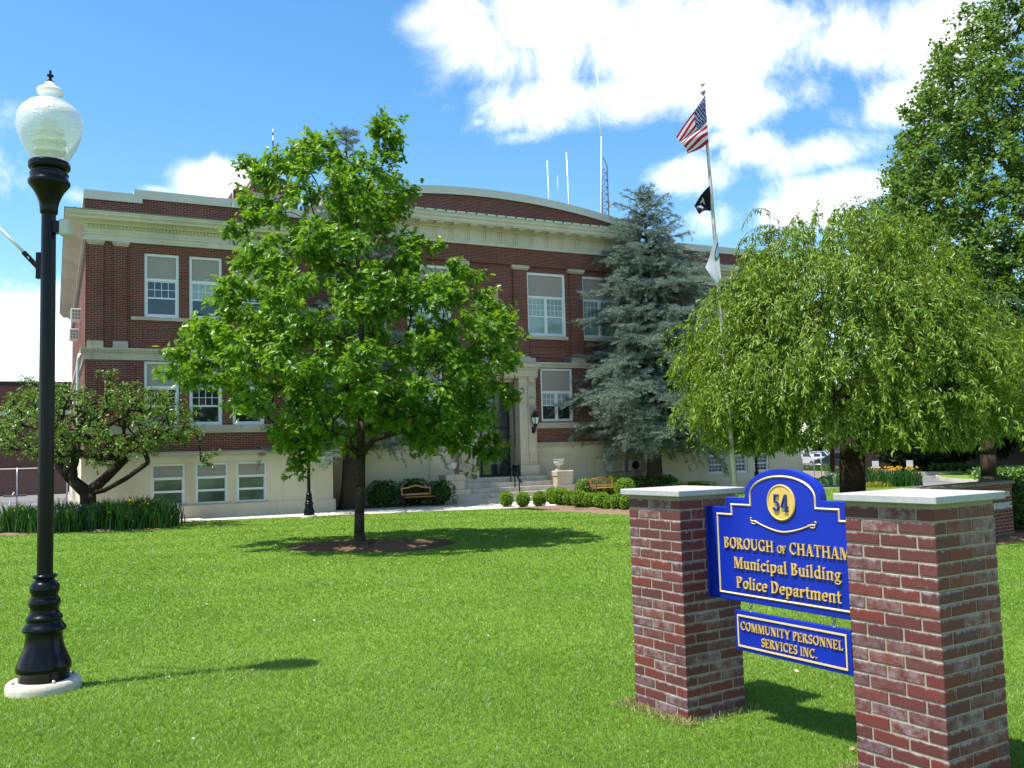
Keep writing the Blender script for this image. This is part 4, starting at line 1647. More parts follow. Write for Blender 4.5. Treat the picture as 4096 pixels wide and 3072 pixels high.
def leaves(name, kind, pos, dirs, nrm, size, mat, parent):
    """one mesh of many leaves; dirs = leaf axis, nrm = face normal hint"""
    tv, tf = LEAF[kind]
    n, k = len(pos), len(tv)
    y = norm(dirs)
    x = norm(np.cross(y, nrm))
    z = np.cross(x, y)
    size = np.asarray(size).reshape(-1, 1, 1)
    V = pos[:, None, :] + size * (tv[None, :, 0:1] * x[:, None, :] + tv[None, :, 1:2] * y[:, None, :] + tv[None, :, 2:3] * z[:, None, :])
    fl = np.concatenate([np.array(f) for f in tf])
    tot = np.array([len(f) for f in tf])
    loops = (np.arange(n)[:, None] * k + fl[None, :]).ravel()
    totals = np.tile(tot, n)
    starts = np.concatenate([[0], np.cumsum(totals)[:-1]])
    return npmesh(name, V.reshape(-1, 3), loops, starts, totals, mat, parent)


def rvec(n):
    return norm(rng.normal(size=(n, 3)))


class Skel:
    """branch skeleton grown from a trunk line towards target points"""

    def __init__(self, trunk):
        self.p = [np.array(q, float) for q in trunk]
        self.par = [i - 1 for i in range(len(trunk))]
        self.w = [0.0] * len(trunk)
        self.nt = len(trunk)

    def grow(self, c, up=.9, steps=3, sag=0.0, zmin=None):
        P = np.array(self.p)
        d = np.linalg.norm(P - c, axis=1)
        pen = np.maximum(0, P[:, 2] - c[2] + .25 * np.linalg.norm((P - c)[:, :2], axis=1)) * up
        if zmin is not None:
            pen = pen + np.where(P[:, 2] < zmin, 50, 0)
        j = int(np.argmin(d + pen))
        a, dj = P[j], d[j]
        for i in range(1, steps + 1):
            f = i / steps
            q = a + (c - a) * f + np.array([0, 0, math.sin(f * PI) * (.10 - sag) * dj]) + rng.normal(size=3) * .03 * dj * (1 if i < steps else 0)
            self.p.append(q)
            self.par.append(j)
            self.w.append(0.0)
            j = len(self.p) - 1
        self.w[j] += 1
        return j

    def mesh(self, r0, rmin=.006, power=.5, flare=1.25, seg=7, twigs=None, taper=True):
        n = len(self.p)
        wt = np.array(self.w)
        for i in range(n - 1, 0, -1):
            wt[self.par[i]] += wt[i]
        wm = max(wt[0], 1)
        r = np.maximum(rmin, r0 * (wt / wm) ** power)
        z0 = self.p[0][2]
        for i in range(self.nt):
            h = self.p[i][2] - z0
            r[i] *= 1 + (flare - 1) * math.exp(-h / .28)
        mb_ = MB()
        for i in range(1, n):
            j = self.par[i]
            ra = r[j] if (j < self.nt and i < self.nt) or j >= self.nt else min(r[j], r[i] * 1.25)
            s = seg + 5 if i < self.nt else (seg if r[i] > .03 else 4)
            mb_.tube([self.p[j], self.p[i]], [ra, r[i]], s)
        for (a, b_, rr) in (twigs or []):
            mb_.tube([a, b_], [rr, rr * .5], 3)
        return mb_


def fast_build(mb_, name, mat, parent, smooth=True):
    V = np.array([tuple(v) for v in mb_.v], dtype=np.float32)
    tot = np.array([len(f) for f in mb_.f])
    loops = np.concatenate([np.array(f) for f in mb_.f])
    starts = np.concatenate([[0], np.cumsum(tot)[:-1]])
    return npmesh(name, V, loops, starts, tot, mat, parent, smooth)


def sample_crown(prof, n, shell=.55, ysc=1.0):
    """points in a crown given as (z, cx, cy, radius) rings; shell pushes them to the surface"""
    zs = np.array([p[0] for p in prof])
    rs = np.array([p[3] for p in prof])
    zz_ = np.linspace(zs[0], zs[-1], 400)
    rr = np.interp(zz_, zs, rs)
    cdf = np.cumsum(rr ** 1.6)
    cdf /= cdf[-1]
    z = np.interp(rng.random(n), cdf, zz_)
    r = np.interp(z, zs, rs) * (rng.random(n) ** (.5 * (1 - shell) + .02))
    a = rng.random(n) * 2 * PI
    cx = np.interp(z, zs, [p[1] for p in prof])
    cy = np.interp(z, zs, [p[2] for p in prof])
    return np.stack([cx + r * np.cos(a), cy + r * np.sin(a) * ysc, z], 1)


def thin(pts, dmin):
    keep = np.zeros((len(pts), 3))
    n = 0
    for p in pts:
        if n == 0 or np.min(((keep[:n] - p) ** 2).sum(1)) > dmin * dmin:
            keep[n] = p
            n += 1
    return keep[:n].copy()


def broad_tree(t_, trunk, clusters, r0, kind, leafmat, barkmat, nleaf, lsize, spread, axis, up=.8, flat=.55, twig=5, droop=.35, zmin=None, power=.5, flare=1.3, steps=3, limbs=()):
    sk = Skel(trunk)
    for lm in limbs:
        j = len(trunk) - 1
        for q in lm[1:]:
            sk.p.append(np.array(q, float))
            sk.par.append(j)
            sk.w.append(0.0)
            j = len(sk.p) - 1
    order = np.argsort(np.linalg.norm(clusters[:, :2] - axis[None, :], axis=1) + .15 * np.abs(clusters[:, 2]))
    twigs, LP, LD, LN, LS = [], [], [], [], []
    for ci in order:
        c = clusters[ci]
        sk.grow(c, up=up, zmin=zmin, steps=steps)
        out = c - np.array([axis[0], axis[1], c[2] - .5 * spread])
        out = out / (np.linalg.norm(out) + 1e-6)
        for q in range(twig):
            d = rng.normal(size=3) * np.array([1, 1, flat]) * .8 + out * .7
            d /= np.linalg.norm(d)
            L = spread * rng.uniform(.55, 1.15)
            e = c + d * L
            twigs.append((c, e, .009))
            m_ = max(2, nleaf // twig)
            f = rng.uniform(.12, 1.05, m_)
            p = c[None, :] + (e - c)[None, :] * f[:, None] + rng.normal(size=(m_, 3)) * spread * .13
            ld = d[None, :] * .55 + rng.normal(size=(m_, 3)) * .75 + np.array([0, 0, -droop])
            ln_ = np.array([0, 0, 1.0])[None, :] + rng.normal(size=(m_, 3)) * .36 + out[None, :] * .25
            LP.append(p)
            LD.append(ld)
            LN.append(ln_)
            LS.append(lsize * rng.uniform(.65, 1.2, m_))
    o = leaves("crown", kind, np.concatenate(LP), np.concatenate(LD), np.concatenate(LN), np.concatenate(LS), leafmat, t_)
    fast_build(sk.mesh(r0, twigs=twigs, power=power, flare=flare), "trunk", barkmat, t_)
    return o


# ------------------------------------------------------------------ the oak on the lawn
def T(*a):
    return np.array(a, float)


oak = thing("oak_tree", "bright green oak tree in a mulch ring in the middle of the lawn", "tree", OAK)
prof = [(2.1, .9, 0, 1.3), (2.7, .5, 0, 2.5), (3.3, .15, 0, 3.1), (4.0, -.15, 0, 3.55), (4.9, -.05, 0, 3.35), (5.7, -.1, 0, 2.9), (6.2, -.35, 0, 2.35), (6.9, -.55, 0, 1.95), (7.6, -.6, 0, 1.8), (8.4, -.55, 0, 1.65), (9.0, -.45, 0, 1.3), (9.5, -.1, 0, .85)]
cl = thin(sample_crown(prof, 3200, .60), .56)[:285]
cl = cl + rng.normal(size=cl.shape) * .16
extra = np.array([(.60, .1, 9.75), (.40, .1, 9.6), (.75, .0, 9.4), (-.9, .1, 9.3), (-2.3, .1, 9.0), (.55, .1, 9.2), (.62, 0, 8.95), (.45, -.1, 8.6), (-1.2, .2, 9.1), (-1.9, -.2, 8.7), (-1.0, -.3, 8.8), (-3.95, -.4, 4.0), (-3.7, .3, 4.2), (-3.3, -.5, 5.0), (3.4, -.3, 4.8), (3.3, .2, 4.2), (2.5, .3, 6.2), (2.2, -.4, 6.3),
                  (2.7, -.8, 2.75), (2.2, -1.4, 2.6), (1.6, -1.6, 2.9), (1.0, -1.9, 3.1), (-1.5, -.9, 2.55), (-1.1, -1.3, 2.35), (-.9, -.6, 2.2), (2.9, .2, 2.3), (2.4, -.9, 2.2), (2.9, -.4, 1.95), (2.6, .4, 2.1), (-1.3, -.3, 1.9), (1.9, -1.5, 2.3)])
cl = np.concatenate([cl, extra])
# leave the trunk bare below the crown
cl = cl[~((np.hypot(cl[:, 0], cl[:, 1]) < .8) & (cl[:, 2] < 3.0))]
trunk = [T(.0, 0, -.1), T(-.01, 0, .25), T(0, 0, .7), T(.03, 0, 1.3), T(.05, 0, 2), T(.06, .02, 2.8), T(.08, 0, 3.6), T(.12, .03, 4.4), T(.1, 0, 5.2), T(.08, .02, 6.0), T(.02, 0, 6.8), T(.05, 0, 7.6), T(.3, 0, 8.3), T(.5, .05, 8.9), T(.55, 0, 9.5)]
broad_tree(oak, trunk, cl, .108, "oak", "oak", "bark", 125, .162, .50, np.array([0., 0.]), up=.9, zmin=2.0 - .3, power=.48, flare=1.35)

# ------------------------------------------------------------------ weeping cherry behind the sign
cx_ = at(3408, 1990, 20.0).x


def weeping(name, label, base, H, prof, nstr, r0, lmat, lsize, seedpts=60, lean=(0, 0), trunk_h=1.6, perm=24):
    t_ = thing(name, label, "tree", base)
    sk = Skel([T(0, 0, -.1), T(0, 0, .3), T(.02, 0, .8), T(.05, .02, trunk_h), T(.12, .02, trunk_h + .5)])
    c = thin(sample_crown(prof, 900, .35), H * .10)[:seedpts]
    c[:, 2] = c[:, 2] * .92 + .08 * H
    tips = []
    for q in c[np.argsort(c[:, 2])]:
        sk.grow(q, up=.5, steps=4, sag=-.08, zmin=trunk_h - .2)
        tips.append(q)
    zs = [p[0] for p in prof]
    twigs, LP, LD, LN, LS = [], [], [], [], []
    ncl = nstr // 15
    hubs = thin(sample_crown(prof, ncl * 6, .62), H * .062)[:ncl]
    surf = []
    for hb in hubs:
        k0 = rng.integers(7, 22)
        surf += [hb + rng.normal(size=3) * T(.30, .30, .16) * H / 7 for _ in range(k0)]
    for s in surf:
        d0 = s - np.array([np.interp(s[2], zs, [p[1] for p in prof]), np.interp(s[2], zs, [p[2] for p in prof]), s[2]])
        rad = np.linalg.norm(d0) + 1e-6
        d0 = d0 / rad
        L = rng.uniform(.35, 1.3) * H * .17
        nseg = 5
        p = s - d0 * .25 * H * .1
        v = d0 * .8 + T(0, 0, rng.uniform(.3, 1.2)) + rng.normal(size=3) * .35
        path = [p]
        for i in range(nseg):
            v = v + T(0, 0, -.62) + rng.normal(size=3) * .10
            v = v / np.linalg.norm(v)
            p = p + v * L / nseg
            path.append(p)
        path = [q for q in path if q[2] > zs[0] - .45]
        if len(path) < 2:
            continue
        for i in range(len(path) - 1):
            twigs.append((path[i], path[i + 1], .007))
        k_ = perm
        f = rng.random(k_) * (len(path) - 1)
        i0 = np.minimum(f.astype(int), len(path) - 2)
        fr = (f - i0)[:, None]
        PP = np.array(path)
        pp = PP[i0] * (1 - fr) + PP[i0 + 1] * fr
        LP.append(pp + rng.normal(size=(k_, 3)) * .03)
        LD.append(rng.normal(size=(k_, 3)) * .55 + T(0, 0, -.75)[None, :] + d0[None, :] * .35)
        LN.append(d0[None, :] * .8 + rng.normal(size=(k_, 3)) * .5 + T(0, 0, .7)[None, :])
        LS.append(lsize * rng.uniform(.7, 1.2, k_))
    leaves("crown", "lance", np.concatenate(LP), np.concatenate(LD), np.concatenate(LN), np.concatenate(LS), lmat, t_)
    fast_build(sk.mesh(r0, rmin=.009, power=.85, flare=1.35, twigs=twigs), "trunk", "darkbark", t_)
    return t_


pr = [(2.25, .25, 0, 2.3), (2.7, .15, 0, 3.1), (2.9, .1, 0, 3.35), (3.8, .0, 0, 3.2), (4.7, -.1, 0, 2.75), (5.7, -.1, 0, 2.2), (6.6, -.2, 0, 1.4), (7.25, -.4, 0, .6)]
weeping("cherry_tree", "light green weeping cherry tree with a thick dark trunk behind the blue sign", (cx_, 20, lz(20)), 7.0, pr, 2800, .27, "cherry", .122, 80, perm=56)
c2 = at(3955, 1935, 34.0)
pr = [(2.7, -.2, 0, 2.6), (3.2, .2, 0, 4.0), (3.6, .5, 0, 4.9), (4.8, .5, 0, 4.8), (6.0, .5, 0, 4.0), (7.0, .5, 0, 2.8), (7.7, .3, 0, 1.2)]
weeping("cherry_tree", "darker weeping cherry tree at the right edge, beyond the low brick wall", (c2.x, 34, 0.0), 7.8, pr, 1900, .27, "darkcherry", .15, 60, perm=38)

# ------------------------------------------------------------------ low crab apple before the left corner
b0 = at(350, 2050, 29.6)
crab = thing("crab_apple_tree", "low spreading crab apple tree in the iris bed at the left corner of the building", "tree", (b0.x, 29.6, lz(29.6)))
q_ = 1.852 * 29.6 / FPX


def dz(y):
    return EYE - lz(29.6) + (984 - y) * q_


prof = [(dz(985), -.1, 0, 1.0), (dz(955), .05, 0, 2.3), (dz(920), .25, 0, 3.1), (dz(880), .2, 0, 3.0), (dz(850), .15, 0, 2.5), (dz(825), .2, 0, 1.5)]
cl = thin(sample_crown(prof, 1500, .5), .46)[:165]
ex = np.array([((x - 190) * q_, rng.uniform(-.4, .4), dz(y)) for x, y in ((60, 812), (80, 830), (45, 840), (110, 838), (235, 795), (245, 815), (260, 830), (20, 890), (15, 930), (30, 950), (430, 925), (455, 975), (440, 990), (400, 915), (380, 940), (360, 870), (350, 845))])
cl = np.concatenate([cl, ex])
trunk = [T(.0, 0, -.1), T(0, 0, .3), T(.03, 0, .8), T(.0, .0, 1.15)]
broad_tree(crab, trunk, cl, .24, "oval", "crab", "darkbark", 66, .115, .42, np.array([0., 0.]), up=.35, flat=.5, twig=5, droop=.3, power=.46, zmin=.7, steps=4, limbs=[[T(.05, 0, 1.0), T(.6, -.1, 1.25), T(1.3, -.15, 1.6), T(2.0, -.1, 2.1)], [T(.0, 0, 1.1), T(.5, .1, 1.6), T(1.1, .1, 2.2)], [T(0, 0, 1.15), T(-.5, 0, 1.6), T(-1.1, .1, 2.2)]])


# ------------------------------------------------------------------ blue cedars flanking the entrance
def cedar(label, base, H, prof, r0, skew=(0, 0), nb=100):
    t_ = thing("cedar_tree", label, "tree", base)
    mb_ = MB()
    n = 14
    mb_.tube([T(skew[0] * (i / n) ** 2, skew[1] * (i / n) ** 2, -.1 + (H - .3) * i / n) for i in range(n + 1)], [r0 * (1 - i / (n + .6)) * (1 + .6 * math.exp(-i * 1.1)) + .01 for i in range(n + 1)], 10)
    LP, LD, LN, LS = [], [], [], []
    zs = [p[0] for p in prof]
    for b_ in range(nb):
        f = (b_ + .5) / nb
        f = f + .010 * math.sin(f * 75)
        z = zs[0] + (zs[-1] - zs[0]) * (f ** 1.12) + rng.uniform(-.15, .15)
        R = np.interp(z, zs, [p[1] for p in prof]) * (rng.uniform(.5, .9) if rng.random() < .55 else rng.uniform(.9, 1.22))
        a = b_ * 2.399 + rng.uniform(-.35, .35)
        o = T(math.cos(a), math.sin(a), 0)
        sd = T(-o[1], o[0], 0)
        ax = T(skew[0] * (z / H) ** 2, skew[1] * (z / H) ** 2, z)
        rise = rng.uniform(.0, .25) + .75 * max(0, (z / H - .72)) * 2.2
        path = []
        m_ = 9
        for i in range(m_ + 1):
            q = i / m_
            path.append(ax + o * R * q + T(0, 0, R * (rise * q - .42 * q * q * (1 - .9 * min(1, z / H))) + .0) + sd * R * .08 * math.sin(q * 4 + b_))
        rb = .012 + .014 * R
        mb_.tube(path, [rb * (1 - .85 * i / m_) for i in range(m_ + 1)], 5)
        P_ = np.array(path)
        nbr = max(6, int(R * 9.5))
        for k_ in range(nbr):
            q = .14 + .86 * (k_ + rng.uniform(.1, .9)) / nbr
            i0 = min(int(q * m_), m_ - 1)
            fr = q * m_ - i0
            p0 = P_[i0] * (1 - fr) + P_[i0 + 1] * fr
            sg = 1 if k_ % 2 else -1
            Ls = (R * .30 + .18) * (1.12 - .72 * q) * rng.uniform(.6, 1.25)
            dd = sd * sg * rng.uniform(.5, 1) + o * rng.uniform(.45, .95) + T(0, 0, rng.uniform(-.38, .30))
            if rng.random() < .24:
                dd = T(0, 0, -1) * rng.uniform(.6, 1) + o * .4 + sd * rng.normal() * .3
            dd /= np.linalg.norm(dd)
            p1 = p0 + dd * Ls + T(0, 0, -.10 * Ls)
            mb_.tube([p0, p1], [.009, .003], 3)
            mm_ = max(7, int(Ls * 46))
            ff = rng.uniform(.05, 1.04, mm_)
            pp = p0[None, :] + (p1 - p0)[None, :] * ff[:, None] + rng.normal(size=(mm_, 3)) * T(.035, .035, .022)[None, :]
            LP.append(pp)
            LD.append(dd[None, :] * .8 + T(0, 0, .45)[None, :] + rng.normal(size=(mm_, 3)) * .55)
            LN.append(T(0, 0, 1)[None, :] + rng.normal(size=(mm_, 3)) * .4)
            LS.append(rng.uniform(.09, .18, mm_))
    leaves("crown", "tuft", np.concatenate(LP), np.concatenate(LD), np.concatenate(LN), np.concatenate(LS), "cedar", t_)
    fast_build(mb_, "trunk", "bark", t_)
    return t_


CB = W(15.7, -.25)
cedar("blue grey cedar tree right of the entrance, in front of the window bays", CB, 14.6, [(2.2, 2.6), (3.0, 3.8), (4.2, 4.4), (6.0, 4.1), (8.0, 3.5), (10.0, 2.8), (12.0, 2.1), (13.6, 1.2), (14.8, .35)], .34, nb=270)
CB2 = W(1.0, .35)
cedar("blue grey cedar tree left of the entrance, mostly hidden behind the oak", CB2, 16.0, [(2.7, 3.3), (4.2, 3.4), (6.0, 3.3), (8.5, 2.8), (10.5, 2.2), (13.0, 1.5), (15.0, .85), (16.0, .3)], .33, nb=190)

# ------------------------------------------------------------------ tall tree at the right edge and trees beyond the drive
BX = at(4330, 1900, 55.0).x
big = thing("tall_tree", "very tall broad green tree filling the upper right corner", "tree", (BX, 55, 0))
prof = [(4.5, 0, 0, 9.5), (8, 0, 0, 12.0), (11, 0, 0, 12.6), (15.5, 0, 0, 11.6), (19, 0, 0, 9.9), (23, 0, 0, 8.6), (27, 0, 0, 6.6), (30, 0, 0, 4.2), (32, 0, 0, 1.8)]
cl = thin(sample_crown(prof, 12000, .55), .78)[:1900]
trunk = [T(0, 0, -.1), T(0, 0, 1), T(.1, 0, 3), T(.1, .1, 6), T(0, 0, 10), T(.1, 0, 15), T(0, .1, 20), T(0, 0, 25), T(0, 0, 29)]
broad_tree(big, trunk, cl, .75, "clump", "bigoak", "bark", 90, .23, 1.05, np.array([0., 0.]), up=.7, twig=6, droop=.2, flare=1.4)


def back_tree(label, x, y, H, R, mat="darkleaf", zb=.8, size=.5, n=160, cat="tree", name="background_tree", trunk_r=.22, group=None):
    t_ = thing(name, label, cat, (x, y, -.05), 0, group)
    prof_ = [(zb, 0, 0, R * .6), (zb + (H - zb) * .3, 0, 0, R), (zb + (H - zb) * .6, 0, 0, R * .85), (zb + (H - zb) * .85, 0, 0, R * .5), (H, 0, 0, R * .12)]
    c_ = thin(sample_crown(prof_, n * 5, .6), (R * R * H / n) ** (1 / 3) * .55)[:n]
    tr = [T(0, 0, -.1), T(0, 0, .4), T(.05, 0, H * .25), T(0, 0, H * .5), T(0, 0, H * .75)]
    broad_tree(t_, tr, c_, trunk_r, "clump", mat, "darkbark", 40, size, size * 2.0, np.array([0., 0.]), up=.7, twig=4)
    return t_


# ------------------------------------------------------------------ boxwood balls and clipped hedges
def shrub(name, label, cat, loc, rx, ry, rz, mat, n, size, group, zc=None, box=False, rotz=0, stem_h=0):
    t_ = thing(name, label, cat, loc, rotz, group)
    zc = rz if zc is None else zc
    d = rvec(n)
    if box:
        m_ = np.max(np.abs(d), axis=1, keepdims=True)
        d = d / m_ * .5 + d * .5
    lump = 1 + .05 * np.sin(d[:, 0:1] * 7 + d[:, 2:3] * 5) + .05 * np.sin(d[:, 1:2] * 9 + 2)
    p = d * np.array([rx, ry, rz]) * lump * rng.uniform(.90, 1.03, (n, 1)) + T(0, 0, zc)
    keep = p[:, 2] > .02
    p, d = p[keep], d[keep]
    leaves("foliage", "round", p, d * .7 + rng.normal(size=p.shape) * .7 + T(0, 0, .3), d + rng.normal(size=p.shape) * .55, size * rng.uniform(.7, 1.25, len(p)), mat, t_)
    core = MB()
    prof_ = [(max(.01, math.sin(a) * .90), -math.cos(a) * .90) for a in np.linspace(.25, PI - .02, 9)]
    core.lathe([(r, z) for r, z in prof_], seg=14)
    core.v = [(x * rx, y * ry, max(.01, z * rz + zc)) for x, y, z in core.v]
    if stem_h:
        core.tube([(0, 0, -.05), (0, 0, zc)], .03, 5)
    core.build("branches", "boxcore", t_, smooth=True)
    return t_


box0 = None
g_ = lambda x, y: (2200 + x * .27125, 1750 + y * .27125)
e_ = lambda x, y: (1700 + x * .27125, 1750 + y * .27125)


def gpt(x, y):
    """lawn point under a pixel"""
    r = ray(x, y)
    Y = 30.0
    for _ in range(60):
        tt = (lz(Y) - EYE) / r[2]
        Y = .5 * Y + .5 * r[1] * tt
    tt = Y / r[1]
    return Vector((r[0] * tt, Y, lz(Y)))


BALL = [(e_(1200, 1028), .27, "leftmost of the three separate boxwood balls before the steps"),
        (e_(1445, 1032), .265, "middle one of the three separate boxwood balls before the steps"),
        (e_(1690, 1022), .27, "rightmost of the three separate boxwood balls before the steps"),
        (g_(40, 985), .30, "boxwood ball at the far end of the curved row by the steps"),
        (g_(165, 1018), .325, "second boxwood ball from the steps in the curved row"),
        (g_(305, 1025), .28, "third boxwood ball from the steps in the curved row"),
        (g_(440, 1048), .30, "fourth boxwood ball from the steps in the curved row, before the right bench"),
        (g_(605, 1055), .27, "fifth boxwood ball from the steps in the curved row"),
        (g_(770, 1072), .29, "sixth boxwood ball from the steps in the curved row"),
        (g_(885, 1080), .225, "smallest boxwood ball in the curved row, left of the farther brick pillar"),
        (g_(1015, 1090), .28, "boxwood ball second from the farther brick pillar in the curved row"),
        (g_(1160, 1100), .28, "boxwood ball nearest the farther brick pillar, partly hidden by it")]
for (px, r, lab) in BALL:
    p = gpt(*px)
    if box0 is None:
        box0 = shrub("boxwood_ball", lab, "shrub", p, .27, .27, .285, "box", 1500, .046, "clipped boxwood balls", zc=.31, stem_h=.1)
    else:
        dup(box0, p, rng.uniform(0, 6), lab, None, r / .27)
BACKROW = [(g_(905, 860), .42, "large bright boxwood mound right of the bench, behind the row of balls"),
           (g_(1000, 880), .30, "small bright boxwood mound behind the row of balls, beside the larger mounds"),
           (g_(1110, 900), .40, "bright boxwood mound just above the slab cap of the farther pillar")]
for px, r, lab in BACKROW:
    p = gpt(*px)
    dup(box0, p, rng.uniform(0, 6), lab, "clipped boxwood balls", r / .27)
h1 = shrub("hedge", "bright clipped hedge between the right urn pedestal and the right bench", "hedge", W(12.0, -.35), .75, .4, .42, "box", 1500, .06, "hedges by the right bench", box=True, rotz=BA)
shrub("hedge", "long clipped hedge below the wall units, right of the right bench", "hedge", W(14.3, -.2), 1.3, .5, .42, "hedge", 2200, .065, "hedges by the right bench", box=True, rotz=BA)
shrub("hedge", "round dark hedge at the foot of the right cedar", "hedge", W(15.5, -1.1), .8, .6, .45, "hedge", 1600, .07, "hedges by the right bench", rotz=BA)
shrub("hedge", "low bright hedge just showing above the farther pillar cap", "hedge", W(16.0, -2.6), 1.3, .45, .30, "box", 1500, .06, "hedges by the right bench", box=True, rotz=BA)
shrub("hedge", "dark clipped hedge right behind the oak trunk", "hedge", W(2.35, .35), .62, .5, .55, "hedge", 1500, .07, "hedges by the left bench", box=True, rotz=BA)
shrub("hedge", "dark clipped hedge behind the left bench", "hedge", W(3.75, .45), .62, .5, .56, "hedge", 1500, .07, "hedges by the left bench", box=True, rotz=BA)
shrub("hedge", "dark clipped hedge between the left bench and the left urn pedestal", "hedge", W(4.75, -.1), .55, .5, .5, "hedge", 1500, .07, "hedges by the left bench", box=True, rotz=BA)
shrub("boxwood_shrub", "dark round boxwood shrub before the low brick wall at the right edge", "shrub", gpt(4058, 2125), .62, .6, .58, "hedge", 3200, .06, "shrubs before the brick wall")
shrub("boxwood_shrub", "narrow boxwood shrub before the low brick wall, partly behind the nearest pillar", "shrub", gpt(3960, 2120), .30, .3, .55, "hedge", 1500, .06, "shrubs before the brick wall")
shrub("boxwood_shrub", "bright low boxwood shrub at the right end of the low brick wall", "shrub", gpt(4130, 2080), .8, .6, .55, "box", 2200, .07, "shrubs before the brick wall")


# ------------------------------------------------------------------ irises and other bedding plants
def iris(name, label, pts, nb, hgt, fl, flmat, mat="iris", cat="flowers", wid=1.0, flh=(.62, .95), fsize=.085):
    c = np.mean(np.array(pts), axis=0)
    t_ = thing(name, label, cat, (c[0], c[1], lz(c[1])))
    n = len(pts)
    k_ = rng.integers(0, n, nb)
    P = np.array(pts)[k_] - c + rng.normal(size=(nb, 2)) * .16
    h = hgt * rng.uniform(.45, 1.12, nb) * (.9 + .16 * np.sin(P[:, 0] * 3.1) * np.sin(P[:, 1] * 2.7 + 1))
    segs = 4
    lean = rng.normal(size=(nb, 2)) * .20
    V = np.zeros((nb, 2 * segs + 1, 3))
    wv = rng.uniform(.014, .026, nb) * wid
    th = rng.random(nb) * PI
    sx, sy = np.cos(th), np.sin(th)
    for i in range(segs + 1):
        f = i / segs
        x = P[:, 0] + lean[:, 0] * h * f ** 1.8
        y = P[:, 1] + lean[:, 1] * h * f ** 1.8
        z = h * (f - .12 * f ** 4) + .02
        wd = wv * (1 - .75 * f * f)
        if i < segs:
            V[:, 2 * i] = np.stack([x - sx * wd, y - sy * wd, z], 1)
            V[:, 2 * i + 1] = np.stack([x + sx * wd, y + sy * wd, z], 1)
        else:
            V[:, 2 * segs] = np.stack([x, y, z], 1)
    fs = [[2 * i, 2 * i + 1, 2 * i + 3, 2 * i + 2] for i in range(segs - 1)] + [[2 * segs - 2, 2 * segs - 1, 2 * segs]]
    fl_ = np.concatenate([np.array(f) for f in fs])
    tot = np.tile(np.array([len(f) for f in fs]), nb)
    loops = (np.arange(nb)[:, None] * (2 * segs + 1) + fl_[None]).ravel()
    npmesh("foliage", V.reshape(-1, 3), loops, np.concatenate([[0], np.cumsum(tot)[:-1]]), tot, mat, t_)
    for q in range(fl):
        i = rng.integers(0, n)
        p = np.array([*(np.array(pts[i]) - c + rng.normal(size=2) * .15), hgt * rng.uniform(*flh)])
        m_ = 9
        d = norm(rng.normal(size=(m_, 3)) * T(1, 1, .5) + T(0, 0, .35))
        o = leaves("flower", "round", np.repeat(p[None, :], m_, 0), d, d * .3 + T(0, 0, 1) + rng.normal(size=(m_, 3)) * .3, fsize * rng.uniform(.8, 1.2, m_), flmat, t_)
    return t_


def fill_poly(poly, step):
    xs_, ys_ = [p[0] for p in poly], [p[1] for p in poly]
    out = []
    for x in np.arange(min(xs_), max(xs_), step):
        for y in np.arange(min(ys_), max(ys_), step):
            ins = False
            n = len(poly)
            for i in range(n):
                (x1, y1), (x2, y2) = poly[i], poly[(i + 1) % n]
                if (y1 > y) != (y2 > y) and x < (x2 - x1) * (y - y1) / (y2 - y1) + x1:
                    ins = not ins
            if ins:
                out.append((x + random.uniform(-.1, .1), y + random.uniform(-.1, .1)))
    return out


iris("iris_clump", "dense dark iris clump with yellow flowers, right half of left bed", fill_poly([(-13.3, 28.1), (-12.4, 28.2), (-11.35, 29.0), (-11.3, 30.2), (-12.0, 30.8), (-13.4, 30.8)], .22), 3400, 1.08, 26, "irisfl", flh=(.45, .82), fsize=.07)
iris("iris_clump", "iris clump with yellow flowers behind the large near lamp post, in the left bed", fill_poly([(-15.9, 27.9), (-14.3, 27.8), (-14.0, 28.9), (-14.2, 30.6), (-16.2, 30.0)], .22), 2500, 1.05, 14, "irisfl", flh=(.45, .80), fsize=.07)
iris("iris_clump", "iris clump with purple flowers in the middle of the left flower bed", fill_poly([(-14.4, 27.8), (-13.2, 27.95), (-13.2, 29.2), (-14.2, 29.2)], .2), 1000, .98, 13, "irispurple", flh=(.60, .80), fsize=.10)
iris("leafy_plant", "low feathery green plant at the left end of the flower bed", fill_poly([(-17.0, 27.8), (-15.9, 27.6), (-15.9, 28.3), (-16.9, 28.6)], .2), 900, .48, 0, "irisfl", "ivy", "plant", .9)
ib = lambda x, y: gpt(3196 + x * .4724, 1780 + y * .4724)


def patch(px, r, n=14):
    p = ib(*px)
    return [(p.x + r[0] * math.cos(a) * f, p.y + r[1] * math.sin(a) * f) for a in np.linspace(0, 6.2, n) for f in (.25, .65, 1)]


iris("iris_clump", "tall iris clump without flowers just right of the cherry trunk", patch((560, 350), (1.0, .8)), 700, 1.1, 0, "irisfl")
iris("iris_clump", "iris clump topped with a band of yellow flowers, beside the grey driveway", patch((795, 352), (1.1, .7)), 900, .95, 26, "irisfl", flh=(.85, 1.0))
iris("iris_clump", "single small iris clump standing apart at the edge of the driveway", patch((965, 348), (.25, .2), 8), 90, .95, 1, "irisfl", wid=1.6)
iris("yellow_shrub", "low yellow leaved ground cover between two iris clumps by the drive", patch((610, 362), (.7, .25)), 500, .32, 0, "irisfl", "goldplant", "plant", 1.4)
iris("hosta_plant", "broad leaved hosta plant left of the cherry trunk", patch((275, 342), (.7, .5)), 260, .62, 0, "irisfl", "hosta", "plant", 5.0)
iris("leafy_plant", "grassy green plants behind the ramp railing", patch((140, 250), (1.4, .5)), 500, .9, 0, "irisfl", "ivy", "plant", 1.5)


